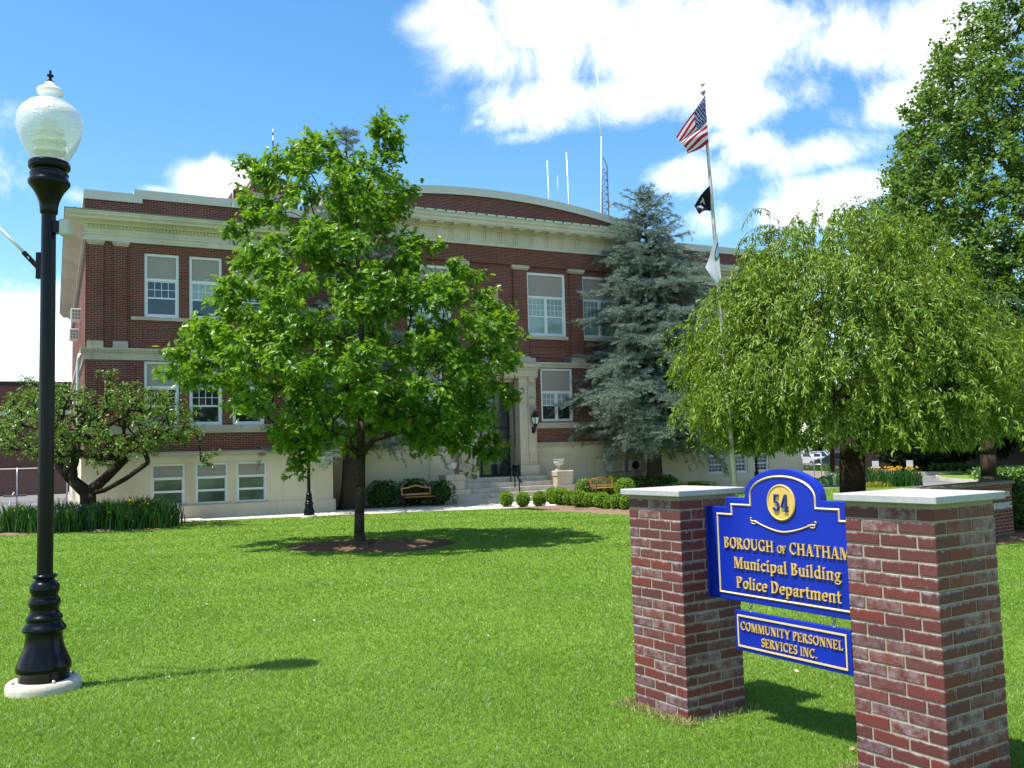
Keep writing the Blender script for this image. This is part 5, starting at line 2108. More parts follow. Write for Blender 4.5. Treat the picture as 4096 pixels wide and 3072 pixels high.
# ------------------------------------------------------------------ benches, urns, handrail, bin, lantern, wall units
def bench(name, label, loc, rz):
    t_ = thing(name, label, "bench", loc, rz, "park benches by the entrance")
    k = MB()
    for i in range(5):
        k.cbox(-.68, .68, -.40 + i * .095, -.40 + i * .095 + .078, .425, .45, .006)
    k.build("seat", "wood", t_)
    k = MB()
    xs_ = np.linspace(-.66, .66, 15)
    ay = lambda z: .06 + (z - .45) * .26
    top = lambda x: .82 + .10 * math.exp(-(x / .30) ** 2)
    pts = [(x, ay(top(x)), top(x)) for x in xs_]
    for i in range(len(xs_) - 1):
        x0, x1 = xs_[i], xs_[i + 1]
        a0, a1 = top(x0), top(x1)
        k.add([(x0, ay(a0) - .02, a0 - .07), (x1, ay(a1) - .02, a1 - .07), (x1, ay(a1) - .02, a1), (x0, ay(a0) - .02, a0), (x0, ay(a0) + .03, a0 - .07), (x1, ay(a1) + .03, a1 - .07), (x1, ay(a1) + .03, a1), (x0, ay(a0) + .03, a0)],
              [(0, 1, 2, 3), (5, 4, 7, 6), (3, 2, 6, 7), (4, 5, 1, 0)] + ([(4, 0, 3, 7)] if i == 0 else []) + ([(1, 5, 6, 2)] if i == len(xs_) - 2 else []))
    for x in (-.66, .59):
        k.add([(x, ay(.5) - .022, .5), (x + .07, ay(.5) - .022, .5), (x + .07, ay(.84) - .022, .80), (x, ay(.84) - .022, .80), (x, ay(.5) + .03, .5), (x + .07, ay(.5) + .03, .5), (x + .07, ay(.84) + .03, .80), (x, ay(.84) + .03, .80)],
              [(0, 1, 2, 3), (5, 4, 7, 6), (0, 3, 7, 4), (2, 1, 5, 6), (4, 5, 1, 0)])
    k.add([(-.59, ay(.5) - .021, .50), (.59, ay(.5) - .021, .50), (.59, ay(.57) - .021, .57), (-.59, ay(.57) - .021, .57), (-.59, ay(.5) + .028, .50), (.59, ay(.5) + .028, .50), (.59, ay(.57) + .028, .57), (-.59, ay(.57) + .028, .57)],
          [(0, 1, 2, 3), (5, 4, 7, 6), (3, 2, 6, 7), (4, 5, 1, 0)])
    br_ = k.build("backrest", "wood", t_)
    k = MB()
    for i in range(-4, 14):
        for sg in (-1, 1):
            x0 = -.60 + i * .10
            p0 = [x0, .57]
            p1 = [x0 + sg * .26, .83]
            pl_ = []
            for f in np.linspace(0, 1, 8):
                x, z = p0[0] + (p1[0] - p0[0]) * f, p0[1] + (p1[1] - p0[1]) * f
                if -.59 < x < .59 and z < top(x) - .06:
                    pl_.append((x, ay(z), z))
            if len(pl_) > 1:
                k.tube([pl_[0], pl_[-1]], .007, 4)
    k.build("lattice", "blackmatt", br_)
    for x in (-.70, .70):
        k = MB()
        k.tube([(x, -.42, 0), (x, -.38, .2), (x, -.40, .44), (x, -.42, .60), (x, -.36, .66), (x, -.1, .66), (x, .06, .62)], .02, 8)
        k.tube([(x, .16, 0), (x, .06, .22), (x, .04, .45), (x, ay(.62), .62), (x, ay(.86), .86)], .022, 8)
        k.tube([(x, -.39, .42), (x, .05, .43)], .018, 8)
        k.tube([(x, -.36, .25), (x, -.15, .17), (x, .04, .25)], .012, 6)
        k.build("side_frame", "blackmatt", t_, smooth=True)
    return t_


bench("park_bench", "wooden bench with dark iron sides left of the steps, in the shade of the oak", W(3.58, -.42, .0), BA)
bench("park_bench", "sunlit orange wooden bench with black lattice back right of the steps", W(12.2, -1.15, .03), BA + math.radians(6))


def urn(label, loc):
    t_ = thing("stone_urn", label, "urn", loc, 0, "stone urns by the steps")
    k = MB()
    k.box(-.17, .17, -.17, .17, 0, .05)
    k.lathe([(.165, .05), (.15, .075), (.10, .10), (.075, .14), (.07, .18), (.085, .205), (.075, .215)], seg=28)
    k.build("foot", "urn", t_, smooth=True, auto=35)
    seg = 64
    prof_ = [(.08, .21), (.15, .225), (.215, .26), (.25, .31), (.262, .36), (.255, .395), (.245, .405), (.25, .42), (.262, .45), (.268, .475), (.285, .49), (.285, .505), (.262, .51), (.235, .47), (.2, .40)]
    vs, fs = [], []
    for r, z in prof_:
        for q in range(seg):
            a = 2 * PI * q / seg
            g_ = .05 if .22 < z < .39 and r > .1 else (.012 if .41 < z < .46 else 0)
            rr = r * (1 - g_ * (.5 + .5 * math.cos(a * 20)))
            vs.append((rr * math.cos(a), rr * math.sin(a), z))
    for i in range(len(prof_) - 1):
        for q in range(seg):
            fs.append([i * seg + q, i * seg + (q + 1) % seg, (i + 1) * seg + (q + 1) % seg, (i + 1) * seg + q])
    k = MB()
    k.add(vs, fs)
    k.build("bowl", "urn", t_, smooth=True, auto=50)
    k = MB()
    k.lathe([(.24, .44), (.0, .45)], seg=20, caps=False)
    k.build("soil", "mulch", t_)
    return t_


urn("shaded white stone urn on the left pedestal by the steps", W(5.36, .18, 1.27))
urn("sunlit white stone urn on the right pedestal by the steps", W(10.70, .18, 1.27))
hr = thing("handrail", "black metal handrail running down the middle of the entrance steps", "handrail", W(8.2, 0, 0), BA)
k = MB()
k.box(-.03, .03, -.02, .02, 0, 0) if False else None
pts = [(0, .75, 1.05 + .75), (0, .62, 1.05 + .77), (0, -.80, .21 + .74), (0, -.92, .21 + .64)]
for i in range(len(pts) - 1):
    (x0, y0, z0), (x1, y1, z1) = pts[i], pts[i + 1]
    k.add([(-.03, y0, z0 - .05), (.03, y0, z0 - .05), (.03, y0, z0), (-.03, y0, z0), (-.03, y1, z1 - .05), (.03, y1, z1 - .05), (.03, y1, z1), (-.03, y1, z1)],
          [(0, 1, 2, 3), (7, 6, 5, 4), (0, 4, 5, 1), (1, 5, 6, 2), (2, 6, 7, 3), (3, 7, 4, 0)])
k.build("rail", "black", hr)
for y, zb, zt in ((.70, 1.05, 1.78), (.10, .84, 1.46), (-.30, .63, 1.22), (-.72, .21, .96)):
    k = MB()
    k.box(-.02, .02, y - .02, y + .02, zb, zt)
    k.build("post", "black", hr)
bn = thing("waste_bin", "black cylindrical waste bin standing by the right door jamb", "bin", W(8.92, .98, 1.05), 0)
k = MB()
k.lathe([(.16, 0), (.165, .02), (.165, .48), (.172, .485), (.172, .52), (.15, .535)], seg=28)
k.build("body", "black", bn, smooth=True, auto=40)
k = MB()
k.lathe([(.13, .536), (.11, .55), (.02, .555)], seg=24)
k.build("lid", "steel", bn, smooth=True)
# wall lantern on the portal pier
lt = thing("wall_lantern", "black carriage lantern on the right stone pier of the portal", "lantern", W(9.84, .70, 3.0), BA)
k = MB()
k.box(-.07, .07, .20, .26, .0, .28)
k.tube([(0, .22, .12), (0, .05, .08), (0, .0, .14), (0, 0, .30)], .03, 8)
k.build("bracket", "blackmatt", lt, smooth=True, auto=40)
k = MB()
k.lathe([(.05, .28), (.10, .31), (.10, .40), (.14, .41), (.14, .43)], seg=6)
for i in range(6):
    a = 2 * PI * i / 6
    k.tube([(.13 * math.cos(a), .13 * math.sin(a), .42), (.21 * math.cos(a), .21 * math.sin(a), .72)], .012, 4)
k.lathe([(.235, .715), (.235, .73), (.20, .78), (.11, .90), (.10, .92), (.115, .94), (.10, .97), (.05, .99), (.03, 1.02), (.025, 1.07), (.01, 1.12)], seg=6)
k.build("frame", "blackmatt", lt)
k = MB()
k.lathe([(.12, .43), (.197, .715)], seg=6, caps=False)
k.build("glass", "lampglass", lt) if "lampglass" in MAT else None


def condenser(name, label, u0, u1, z0, z1, fan):
    v0, v1 = RC - .06 - .42, RC - .06 - .10
    w_, h_ = u1 - u0, z1 - z0
    t_ = thing(name, label, "air conditioner", W(u0, v0, z0), BA, "wall air conditioners")
    k = MB()
    k.cbox(0, w_, 0, v1 - v0, 0, h_, .015)
    k.build("housing", "ac", t_)
    k = MB()
    cx2 = w_ * .42
    if fan:
        k.prism([(cx2 + h_ * .40 * math.cos(a), h_ * .5 + h_ * .40 * math.sin(a)) for a in np.linspace(0, 2 * PI, 28, endpoint=False)], lambda a, b_, d: (a, d, b_), -.012, .002)
        k.build("fan_grille", "dark", t_)
    else:
        for i in range(12):
            k.box(.20 * w_, .80 * w_, -.01, .002, .1 * h_ + i * h_ * .065, .1 * h_ + i * h_ * .065 + .02)
        k.build("grille", "panel", t_)
    k = MB()
    for x in (.1, w_ - .1):
        k.box(x - .02, x + .02, .02, .43, -.05, -.001)
        k.box(x - .02, x + .02, .40, .43, -.35, -.05)
    k.build("bracket", "steel", t_)
    return t_


condenser("air_conditioner", "beige slatted air conditioner unit on the stucco wall, left of the fan unit", 13.95, 14.88, 1.09, 1.62, False)
condenser("air_conditioner", "beige air conditioner unit with a round dark fan, beside the cedar trunk", 15.13, 15.98, 1.09, 1.62, True)
for (x, y, lab) in ((140.5 + 200 * 0 + 163.5, 1262, "upper white window unit sticking out of the left side wall of the building"), (296, 1340, "lower white window unit sticking out of the left side wall of the building")):
    # on the side wall u = -8.9: find the depth along the wall
    r = ray(x, y)
    ex_ = np.array([r[0], r[1]])
    tt = (float(P0 @ D) - 8.9 - .18) / float(ex_ @ D)
    q = ex_ * tt
    v_ = float((q - P0) @ N)
    z_ = r[2] * tt + EYE
    t_ = thing("window_unit", lab, "air conditioner", W(-9.28, v_, z_ - .25), BA, "window air conditioners")
    k = MB()
    k.cbox(0, .40, -.34, .34, 0, .50, .012)
    k.build("housing", "whitemetal", t_)
    k = MB()
    for i in range(3):
        for j in range(3):
            k.box(-.006 if 0 else .05 + i * .11, .05 + i * .11 + .085, -.347, -.338, .05 + j * .14, .05 + j * .14 + .11)
    k.build("grille", "panel", t_)

# ------------------------------------------------------------------ masts on the roof
ROOF = 12.8


def mast(name, label, pts, rad, cat="antenna", mat="whitemetal", extra=None):
    b_ = Vector(pts[0])
    t_ = thing(name, label, cat, W(b_.x, b_.y, b_.z), BA)
    k = MB()
    k.tube([tuple(Vector(p) - b_) for p in pts], rad, 8)
    k.build("mast", mat, t_, smooth=True)
    if extra:
        extra(t_, b_)
    return t_


mast("antenna", "leftmost of the two plain white whip antennas on the arched parapet", [(13.4, 5, ROOF), (13.35, 5, 15.4), (13.3, 5, 17.46)], [.04, .035, .025])
mast("antenna", "taller plain white whip antenna, nearest the lattice mast", [(14.6, 5, ROOF), (14.56, 5, 15.3), (14.5, 5, 18.05)], [.045, .04, .028])
mast("antenna", "thin dark whip antenna between the two white ones", [(13.93, 5, ROOF), (13.92, 5, 15.3), (13.89, 5, 16.74)], [.014, .012, .008], mat="steel")
mast("antenna", "short white mast standing close beside the lattice tower", [(16.4, 4.8, ROOF), (16.45, 4.8, 15.2), (16.62, 4.8, 19.17)], [.032, .032, .022])


def banded(t_, b_):
    for z0, z1 in ((15.55, 15.75), (16.05, 16.18), (16.42, 16.65), (16.92, 17.02)):
        k = MB()
        k.tube([(0, 0, z0 - b_.z), (0, 0, z1 - b_.z)], .03, 8)
        k.build("dark_band", "blackmatt", t_)


mast("antenna", "slender antenna with dark bands rising beside the chimney at left", [(-1.05, 5, 11.5), (-1.05, 5, 15), (-1.05, 5, 17.2)], [.02, .02, .012], mat="steel", extra=banded)
mast("antenna", "faint needle antenna left of the small chimney", [(-2.84, 5, 11.5), (-2.84, 5, 13), (-2.84, 5, 14.55)], [.012, .012, .008], mat="steel")
tw_ = thing("lattice_tower", "slim steel lattice tower carrying the tallest white antenna", "antenna tower", W(16.78, 5, ROOF), BA)
k = MB()
hT = 17.6 - ROOF
cs = [(-.2, -.12), (.2, -.12), (0, .22)]
for c in cs:
    k.tube([(c[0], c[1], 0), (c[0], c[1], hT), (c[0] * .25, c[1] * .25, hT + .45)], .034, 6)
for i in range(12):
    z0, z1 = hT * i / 12, hT * (i + 1) / 12
    for j in range(3):
        a, b_ = cs[j], cs[(j + 1) % 3]
        k.tube([(a[0], a[1], z0), (b_[0], b_[1], z1)], .016, 4)
        k.tube([(b_[0], b_[1], z0), (a[0], a[1], z0)], .016, 4)
k.build("lattice", "lattice", tw_) if "lattice" in MAT else k.build("lattice", "steel", tw_)
k = MB()
k.tube([(-.05, 0, hT + .3), (-.08, 0, hT + 2.5), (-.18, 0, 23.4 - ROOF)], [.036, .03, .018], 8)
k.build("whip", "whitemetal", tw_, smooth=True)
k = MB()
k.box(.25, .40, -.06, .06, 2.55, 2.85)
k.tube([(.2, -.1, 2.6), (.5, -.1, 2.62), (.75, -.1, 2.9)], .015, 5)
k.build("bracket_box", "whitemetal", tw_)

# ------------------------------------------------------------------ flagpole and flags
FY = 19.3
fb, ft = at(2952, 2010, FY), at(2812, 372, FY)
fb.z = lz(FY)
fp = thing("flagpole", "tall weathered white flagpole carrying three flags, in front of the right wing", "flagpole", fb)
fax = (ft - fb)
nrm_ = fax.normalized()
k = MB()
k.tube([tuple(fax * f) for f in (0, .2, .5, .8, 1)], [.054, .051, .044, .037, .031], 14)
k.build("pole", "polepaint", fp, smooth=True) if "polepaint" in MAT else None
k = MB()
k.lathe([(.05, -.02), (.10, .0), (.105, .05), (.09, .09), (.02, .10), (.012, .12), (.012, .30)], c=(0, 0, 0), seg=16)
k.v = [(fax.x + x * .55, fax.y + y * .55, fax.z + z * .55) for x, y, z in k.v]
k.build("truck", "steel", fp, smooth=True, auto=40)
k = MB()
c = Vector((0, 0, .36))
k.lathe([(.01, -.08), (.07, -.06), (.095, 0), (.06, .05), (.01, .06)], c=tuple(c), seg=12)
k.add([(c.x - .05, c.y, c.z), (c.x - .16, c.y, c.z + .09), (c.x - .08, c.y + .02, c.z + .05), (c.x - .05, c.y + .05, c.z)], [(0, 1, 2), (0, 2, 3), (0, 3, 1)])
k.add([(c.x + .05, c.y, c.z), (c.x + .16, c.y, c.z + .09), (c.x + .08, c.y + .02, c.z + .05), (c.x + .05, c.y + .05, c.z)], [(0, 1, 2), (0, 2, 3), (0, 3, 1)])
k.v = [(fax.x + x * .55, fax.y + y * .55, fax.z + z * .55) for x, y, z in k.v]
k.build("finial", "goldlight", fp, smooth=True)


def flag(name, label, HT, HB, FT, FB, nu, nv, paint, mats, waves, parent=None, Y=FY, bow=0.0, thick=.0):
    """cloth hung from a pole: corner pixels of hoist and fly; paint(s, t) gives the material slot"""
    C_ = [at(*p, Y) for p in (HT, HB, FT, FB)]
    t_ = thing(name, label, "flag", C_[0])
    vs, fs, ms2 = [], [], []
    for i in range(nu + 1):
        s = i / nu
        for j in range(nv + 1):
            t = j / nv
            p = C_[0] * (1 - s) * (1 - t) + C_[1] * (1 - s) * t + C_[2] * s * (1 - t) + C_[3] * s * t
            amp = waves[0] * min(1, s * 3 + .12)
            ph = waves[1] * t + waves[2] * s
            p = p + Vector((.35 * amp * math.sin(ph * 1.3 + 1), -amp * math.sin(ph) - bow * math.sin(PI * s), .25 * amp * math.sin(ph + .8)))
            vs.append(tuple(p - C_[0]))
    k = MB()
    k.v = vs
    for i in range(nu):
        for j in range(nv):
            a = i * (nv + 1) + j
            k.f.append([a, a + 1, a + nv + 2, a + nv + 1])
            k.m.append(paint((i + .5) / nu, (j + .5) / nv))
    o = k.build("cloth", mats, t_, smooth=True)
    return t_, (vs, nu, nv)


def cloth_mat(name, col, tr=.35):
    return leaf_mat(name, [col, col], tr, .8, (1.1, 1.1, 1.1), .1)


MAT["fred"] = cloth_mat("red_flag_cloth", (.42, .02, .045))
MAT["fwhite"] = cloth_mat("white_flag_cloth", (.72, .71, .76))
MAT["fblue"] = cloth_mat("blue_flag_cloth", (.035, .04, .20))
MAT["fblack"] = cloth_mat("black_flag_cloth", (.010, .011, .018), .05)
MAT["fgreen"] = cloth_mat("green_flag_cloth", (.05, .18, .10))
MAT["fsky"] = cloth_mat("pale_blue_flag_cloth", (.35, .55, .75))
MAT["fgrey"] = cloth_mat("grey_flag_lettering", (.35, .37, .42))


def usflag(s, t):
    stripe = int(t * 13)
    if s < .40 and t < 7 / 13:
        gx, gy = s / .40 * 12, t / (7 / 13) * 10
        cx2, cy2 = round(gx), round(gy)
        if 0 < cx2 < 12 and 0 < cy2 < 10 and (cx2 + cy2) % 2 == 0 and (gx - cx2) ** 2 + (gy - cy2) ** 2 < .13:
            return 1
        return 2
    return 0 if stripe % 2 == 0 else 1


fz = lambda x, y: (2650 + x * .24104, 320 + y * .24104)
flag("stars_stripes_flag", "red, white and blue striped flag with stars at the top of the flagpole", fz(705, 255), fz(766, 1038), fz(240, 938), fz(428, 1215), 78, 78, usflag, ["fred", "fwhite", "fblue"], (.06, 9.0, 3.0), Y=FY - .10)
f2 = lambda x, y: (2700 + x * .30151, 700 + y * .30151)


def blackf(s, t):
    for (cs_, ct, rs_, rt) in ((.62, .28, .10, .05), (.50, .38, .05, .18), (.78, .50, .06, .16), (.70, .68, .05, .12), (.88, .40, .05, .06)):
        if ((s - cs_) / rs_) ** 2 + ((t - ct) / rt) ** 2 < 1:
            return 1
    return 0


flag("black_flag", "black flag with a worn white emblem, halfway up the flagpole", f2(464, 128), f2(494, 462), f2(246, 400), f2(318, 525), 44, 40, blackf, ["fblack", "fgrey"], (.055, 4.0, 5.0), bow=.08)


def treef(s, t):
    d_ = math.hypot((s - .10) / .30, (t - .36) / .17)
    if d_ < .62:
        return 2
    if d_ < 1:
        return 1
    return 0


tf, _ = flag("white_flag", "drooping white flag with a green ring and pale blue centre, lowest on the flagpole", f2(560, 760), f2(612, 1360), f2(402, 1235), f2(560, 1475), 56, 70, treef, ["fwhite", "fgreen", "fsky"], (.03, 3.0, 7.0), Y=FY - .10)
k = MB()
fo = [at(*f2(*p), FY - .145) for p in ((455, 1180), (520, 1260), (490, 1290), (430, 1215))]
o0 = tf.location
for r_ in range(2):
    for i in range(4):
        a = fo[0].lerp(fo[1], (i + .1) / 4).lerp(fo[3].lerp(fo[2], (i + .1) / 4), .08 + r_ * .5) - o0
        b_ = fo[0].lerp(fo[1], (i + .75) / 4).lerp(fo[3].lerp(fo[2], (i + .75) / 4), .08 + r_ * .5) - o0
        dn = (fo[3] - fo[0]) * .30
        if r_ == 0:
            st_ = (b_ - a) * .25
            k.add([a, a + st_, a + st_ + dn, a + dn], [(0, 1, 2, 3)])
            if i % 2 == 0:
                k.add([a + st_, b_, b_ + dn * .22, a + st_ + dn * .22], [(0, 1, 2, 3)])
        else:
            k.add([a, b_, b_ + dn * .25, a + dn * .25], [(0, 1, 2, 3)])
k.build("lettering", "fgrey", tf)
# small flag on the walk lamp
f3 = lambda x, y: (1100 + x * .3151, 1500 + y * .3151)
sf, _ = flag("lamp_flag", "small striped flag hanging from the lamp half hidden by the oak", f3(225, 310), f3(262, 400), f3(120, 800), f3(215, 770), 40, 26, usflag, ["fred", "fwhite", "fblue"], (.05, 8, 9), Y=32.7)
k = MB()
a, b_ = at(*f3(222, 305), 32.75) - sf.location, at(*f3(356, 626), 32.95) - sf.location
k.tube([tuple(a), tuple(b_), tuple(b_ + (b_ - a) * .12)], .016, 8)
k.build("staff", "whitemetal", sf, smooth=True)

# ------------------------------------------------------------------ far left: brick hall, car park fence
ga = BA
p1 = at(0, 1985, 62.0)
hall = thing("brick_hall", "large plain brown red brick hall with a pale band, beyond the car park at left", "building", W(-9.0, 38.5, 0), BA)
k = MB()
hh = 7.9
k.box(-45, 2.0, 0, 20, -.1, hh)
k.build("wall", "far_brick", hall)
k = MB()
k.box(-45.1, 2.1, -.1, 20.1, hh, hh + .25)
k.build("roof_edge", "blackmatt", hall)
k = MB()
k.box(-45.05, 2.05, -.06, -.001, hh - 2.15, hh - 1.85)
k.build("band", "coping", hall)
for x0 in (-6.2,):
    k = MB()
    k.box(x0, x0 + 2.3, -.05, -.001, 0, 2.3)
    k.build("door", "garage", hall) if "garage" in MAT else None
fn = thing("chain_link_fence", "grey chain link fence with steel posts in the car park at left", "fence", W(-9.6, 19.5, 0), BA)
k = MB()
k.tube([(-26, 0, 1.95), (0.4, 0, 1.95)], .03, 6)
k.tube([(-26, 0, .12), (0.4, 0, .12)], .012, 5)
k.build("rail", "steel", fn)
for x in np.arange(-26, .6, 2.4):
    k = MB()
    k.tube([(x, 0, -.05), (x, 0, 2.0)], .038, 8)
    k.build("post", "steel", fn, smooth=True)
k = MB()
n_ = 0
for x in np.arange(-26, .4, .16):
    for sg in (-1, 1):
        x1 = x + sg * 1.9
        k.tube([(x, .02, .1), (x1, .02, 1.93)], .0035, 3)
k.build("mesh", "steel", fn)
sc_ = lambda x, y: (x * .422, 1500 + y * .422)
bp = gpt(*sc_(210, 1245))
bar = thing("barrier", "low yellow and black barrier arm on white feet in the car park behind the irises", "barrier", bp, .2)
k = MB()
k.cbox(-.9, .2, -.05, .05, .52, .60, .01)
k.build("arm", "blackmatt", bar)
k = MB()
k.cbox(.2, 1.0, -.05, .05, .52, .62, .01)
k.build("arm_tip", "yellow", bar) if "yellow" in MAT else None
for x in (-.5, .9):
    k = MB()
    k.tube([(x - .15, 0, -.03), (x, 0, .52), (x + .1, 0, .75)], .04, 6)
    k.build("leg", "whitemetal", bar)

# ------------------------------------------------------------------ far right: cars, ramp railing, posts, low building, island
def car(label, loc, rz, mat):
    t_ = thing("parked_car", label, "car", loc, rz, "cars in the far car park")
    k = MB()
    prof_ = [(-2.2, .35), (-2.25, .75), (-2.1, .92), (-1.5, .98), (-.85, 1.42), (.75, 1.45), (1.5, 1.02), (2.15, .88), (2.25, .6), (2.2, .3)]
    k.prism(prof_, lambda a, b_, d: (a, d, b_), -.86, .86)
    k.build("body", mat, t_, bevel=.06)
    for y in (-.87, .862):
        k = MB()
        k.prism([(-1.35, 1.0), (-.80, 1.36), (.70, 1.38), (1.3, 1.03)], lambda a, b_, d: (a, d, b_), y, y + .012)
        k.build("window", "glassdark", t_)
    for a, b_ in (((-1.48, 1.0), (-.90, 1.40)), ((1.46, 1.05), (.82, 1.44))):
        k = MB()
        d_ = -.02 if a[0] < 0 else .02
        k.add([(a[0] + d_, -.7, a[1]), (a[0] + d_, .7, a[1]), (b_[0] + d_, .65, b_[1]), (b_[0] + d_, -.65, b_[1])], [(0, 1, 2, 3)])
        k.build("windscreen", "glassdark", t_)
    for x in (-1.35, 1.4):
        for y in (-.80, .80):
            k = MB()
            ring = [(x + .32 * math.cos(a), .32 + .32 * math.sin(a)) for a in np.linspace(0, 2 * PI, 20, endpoint=False)]
            k.prism(ring, lambda a, b_, d: (a, d, b_), y - .1, y + .1)
            o = k.build("wheel", "blackmatt", t_)
            k = MB()
            ring = [(x + .19 * math.cos(a), .32 + .19 * math.sin(a)) for a in np.linspace(0, 2 * PI, 16, endpoint=False)]
            k.prism(ring, lambda a, b_, d: (a, d, b_), y - .108 if y < 0 else y + .1, y - .1 if y < 0 else y + .108)
            k.build("rim", "steel", o)
    for y in (-.62, .62):
        k = MB()
        k.box(2.16, 2.24, y - .16, y + .16, .66, .78)
        k.build("headlight", "whitemetal", t_)
        k = MB()
        k.box(-2.27, -2.18, y - .16, y + .16, .72, .84)
        k.build("taillight", "red", t_)
    return t_


MAT["carsilver"] = pbr("silver_car_paint", (.55, .58, .62), .3, .5, .3)[0]
MAT["cardark"] = pbr("dark_blue_car_paint", (.03, .04, .06), .25, .5)[0]
MAT["yellow"] = pbr("yellow_paint", (.7, .48, .02), .5, .4)[0]
MAT["garage"] = speckled("dull_purple_metal_door", (.12, .09, .10), (.15, .11, .12), 2, .6, .3)
cz = lambda x, y: (3196 + x * .4724, 1780 + y * .4724)


def flat(x, y, z=0.0):
    r = ray(x, y)
    tt = (z - EYE) / r[2]
    return Vector((r[0] * tt, r[1] * tt, z))


p = flat(*cz(120, 182))
car("silver car parked in the bright car park left of the cherry trunk", (p.x, p.y, -.06), math.radians(100), "carsilver")
p = flat(*cz(15, 180))
car("white car parked beside the silver one, next to the corner of the building", (p.x, p.y + 1.0, -.06), math.radians(95), "whitemetal")
p = flat(*cz(375, 205))
car("dark blue car mostly hidden behind the cherry trunk", (p.x, p.y, -.06), math.radians(160), "cardark")
p = flat(*cz(290, 248))
po = thing("utility_post", "dark wooden post standing at the edge of the far car park", "post", (p.x, p.y, 0))
k = MB()
k.tube([(0, 0, -.06), (0, 0, 3), (0.02, 0, 6.5)], [.16, .15, .12], 10)
k.build("shaft", "darkbark", po, smooth=True)
k = MB()
k.box(-.18, .18, -.18, .18, -.06, .10)
k.build("foot", "concrete", po)
# ramp railing beside the end of the right wing
pr0, pr1 = flat(*cz(35, 275)), flat(*cz(195, 282))
rl = thing("ramp_railing", "grey pipe railing with three posts at the right corner of the building", "railing", pr0)
dv = pr1 - pr0
for f in (0, .62, 1):
    k = MB()
    k.tube([tuple(dv * f + Vector((0, 0, -.05))), tuple(dv * f + Vector((0, 0, 1.55)))], .035, 8)
    k.build("post", "steel", rl, smooth=True)
for z in (.85, 1.53):
    k = MB()
    k.tube([(0, 0, z), tuple(dv + Vector((0, 0, z)))], .03, 8)
    k.build("rail", "steel", rl, smooth=True)
k = MB()
d2 = dv.normalized()
n2 = Vector((-d2.y, d2.x, 0))
pp = [Vector((0, 0, 0)) - d2 * 3, dv + d2 * .3, dv + d2 * .3 + n2 * .3, -d2 * 3 + n2 * .3]
k.prism([(q.x, q.y) for q in pp], lambda a, b_, d: (a, b_, d), -.05, .42)
k.build("kerb_wall", "steps", rl)
# low dark roofed building beyond
p = flat(*cz(530, 262))
lowb = thing("low_building", "low grey building with a dark shingle roof beyond the driveway", "building", (at(3440, 1850, 72).x, 72, 0), math.radians(-4))
k = MB()
k.box(0, 17, 0, 8, -.1, 2.45)
k.build("wall", "greywall", lowb) if "greywall" in MAT else k.build("wall", "steps", lowb)
k = MB()
k.add([(-.5, -.6, 2.38), (17.5, -.6, 2.38), (17.5, 4, 4.6), (-.5, 4, 4.6), (-.5, 8.6, 2.38), (17.5, 8.6, 2.38), (-.5, -.6, 2.25), (17.5, -.6, 2.25), (17.5, 8.6, 2.25), (-.5, 8.6, 2.25)],
      [(0, 1, 2, 3), (3, 2, 5, 4), (0, 3, 4), (1, 5, 2), (6, 7, 1, 0), (9, 8, 7, 6), (4, 5, 8, 9)])
k.build("roof", "shingle", lowb) if "shingle" in MAT else k.build("roof", "roof", lowb)
for i, (px, lab) in enumerate((((648, 165), "white sign plate on a thin post before the low building, nearer the cherry trunk"), ((938, 160), "white sign plate on a thin post before the low building, farther from the cherry trunk"))):
    q = at(*cz(*px), 58)
    sg_ = thing("post_sign", lab, "sign", (q.x, 58, 0), 0, "white plates by the drive")
    k = MB()
    k.tube([(0, .03, -.06), (0, .03, q.z + .15)], .025, 6)
    k.build("post", "steel", sg_)
    k = MB()
    k.cbox(-.21, .21, 0, .02, q.z - .22, q.z + .22, .004)
    k.build("plate", "whitemetal", sg_)
# kerbed planting island in the drive
isl = [flat(*cz(x, y)) for x, y in ((1155, 272), (1210, 258), (1330, 250), (1500, 250), (1800, 262), (1860, 300), (1700, 320), (1450, 312), (1290, 303), (1190, 290))]
k = MB()
cI = sum(isl, Vector()) / len(isl)
outer = [(q.x, q.y) for q in isl]
inner = [(cI.x + (q.x - cI.x) * .955, cI.y + (q.y - cI.y) * .955) for q in isl]
k.prism(outer, lambda a, b_, d: (a, b_, d), -.06, .13)
struct(k.build("kerb", "concrete"))
k = MB()
k.prism(inner, lambda a, b_, d: (a, b_, d), .10, .145)
struct(k.build("verge", "turf"))
# long kerb and bank of planting behind the drive
k = MB()
kb = [flat(*cz(x, y)) for x, y in ((950, 250), (1100, 248), (1300, 247), (1500, 240))]
for i in range(len(kb) - 1):
    a, b_ = kb[i], kb[i + 1]
    dd = (b_ - a).normalized()
    nn = Vector((-dd.y, dd.x, 0)) * .3
    k.prism([(a.x, a.y), (b_.x, b_.y), (b_.x + nn.x, b_.y + nn.y), (a.x + nn.x, a.y + nn.y)], lambda x, y, d: (x, y, d), -.06, .16)
struct(k.build("kerb", "concrete"))
k = MB()
k.prism([(24, 60.5), (62, 56), (90, 120), (22, 120)], lambda a, b_, d: (a, b_, d), -.05, .02)
struct(k.build("bank", "mulch"))


def ground_cover(name, label, pts, n, size, h):
    c = np.mean(np.array(pts), axis=0)
    k_ = rng.integers(0, len(pts), n)
    P = np.zeros((n, 3))
    P[:, :2] = np.array(pts)[k_] + rng.normal(size=(n, 2)) * .35
    P[:, 2] = rng.random(n) ** .6 * h + .03
    o = leaves(name, "round", P, rng.normal(size=(n, 3)) + T(0, 0, .3), T(0, 0, 1)[None] + rng.normal(size=(n, 3)) * .5, size * rng.uniform(.7, 1.2, n), "ivy", None)
    tag(o, label, "ground cover", None, "stuff")


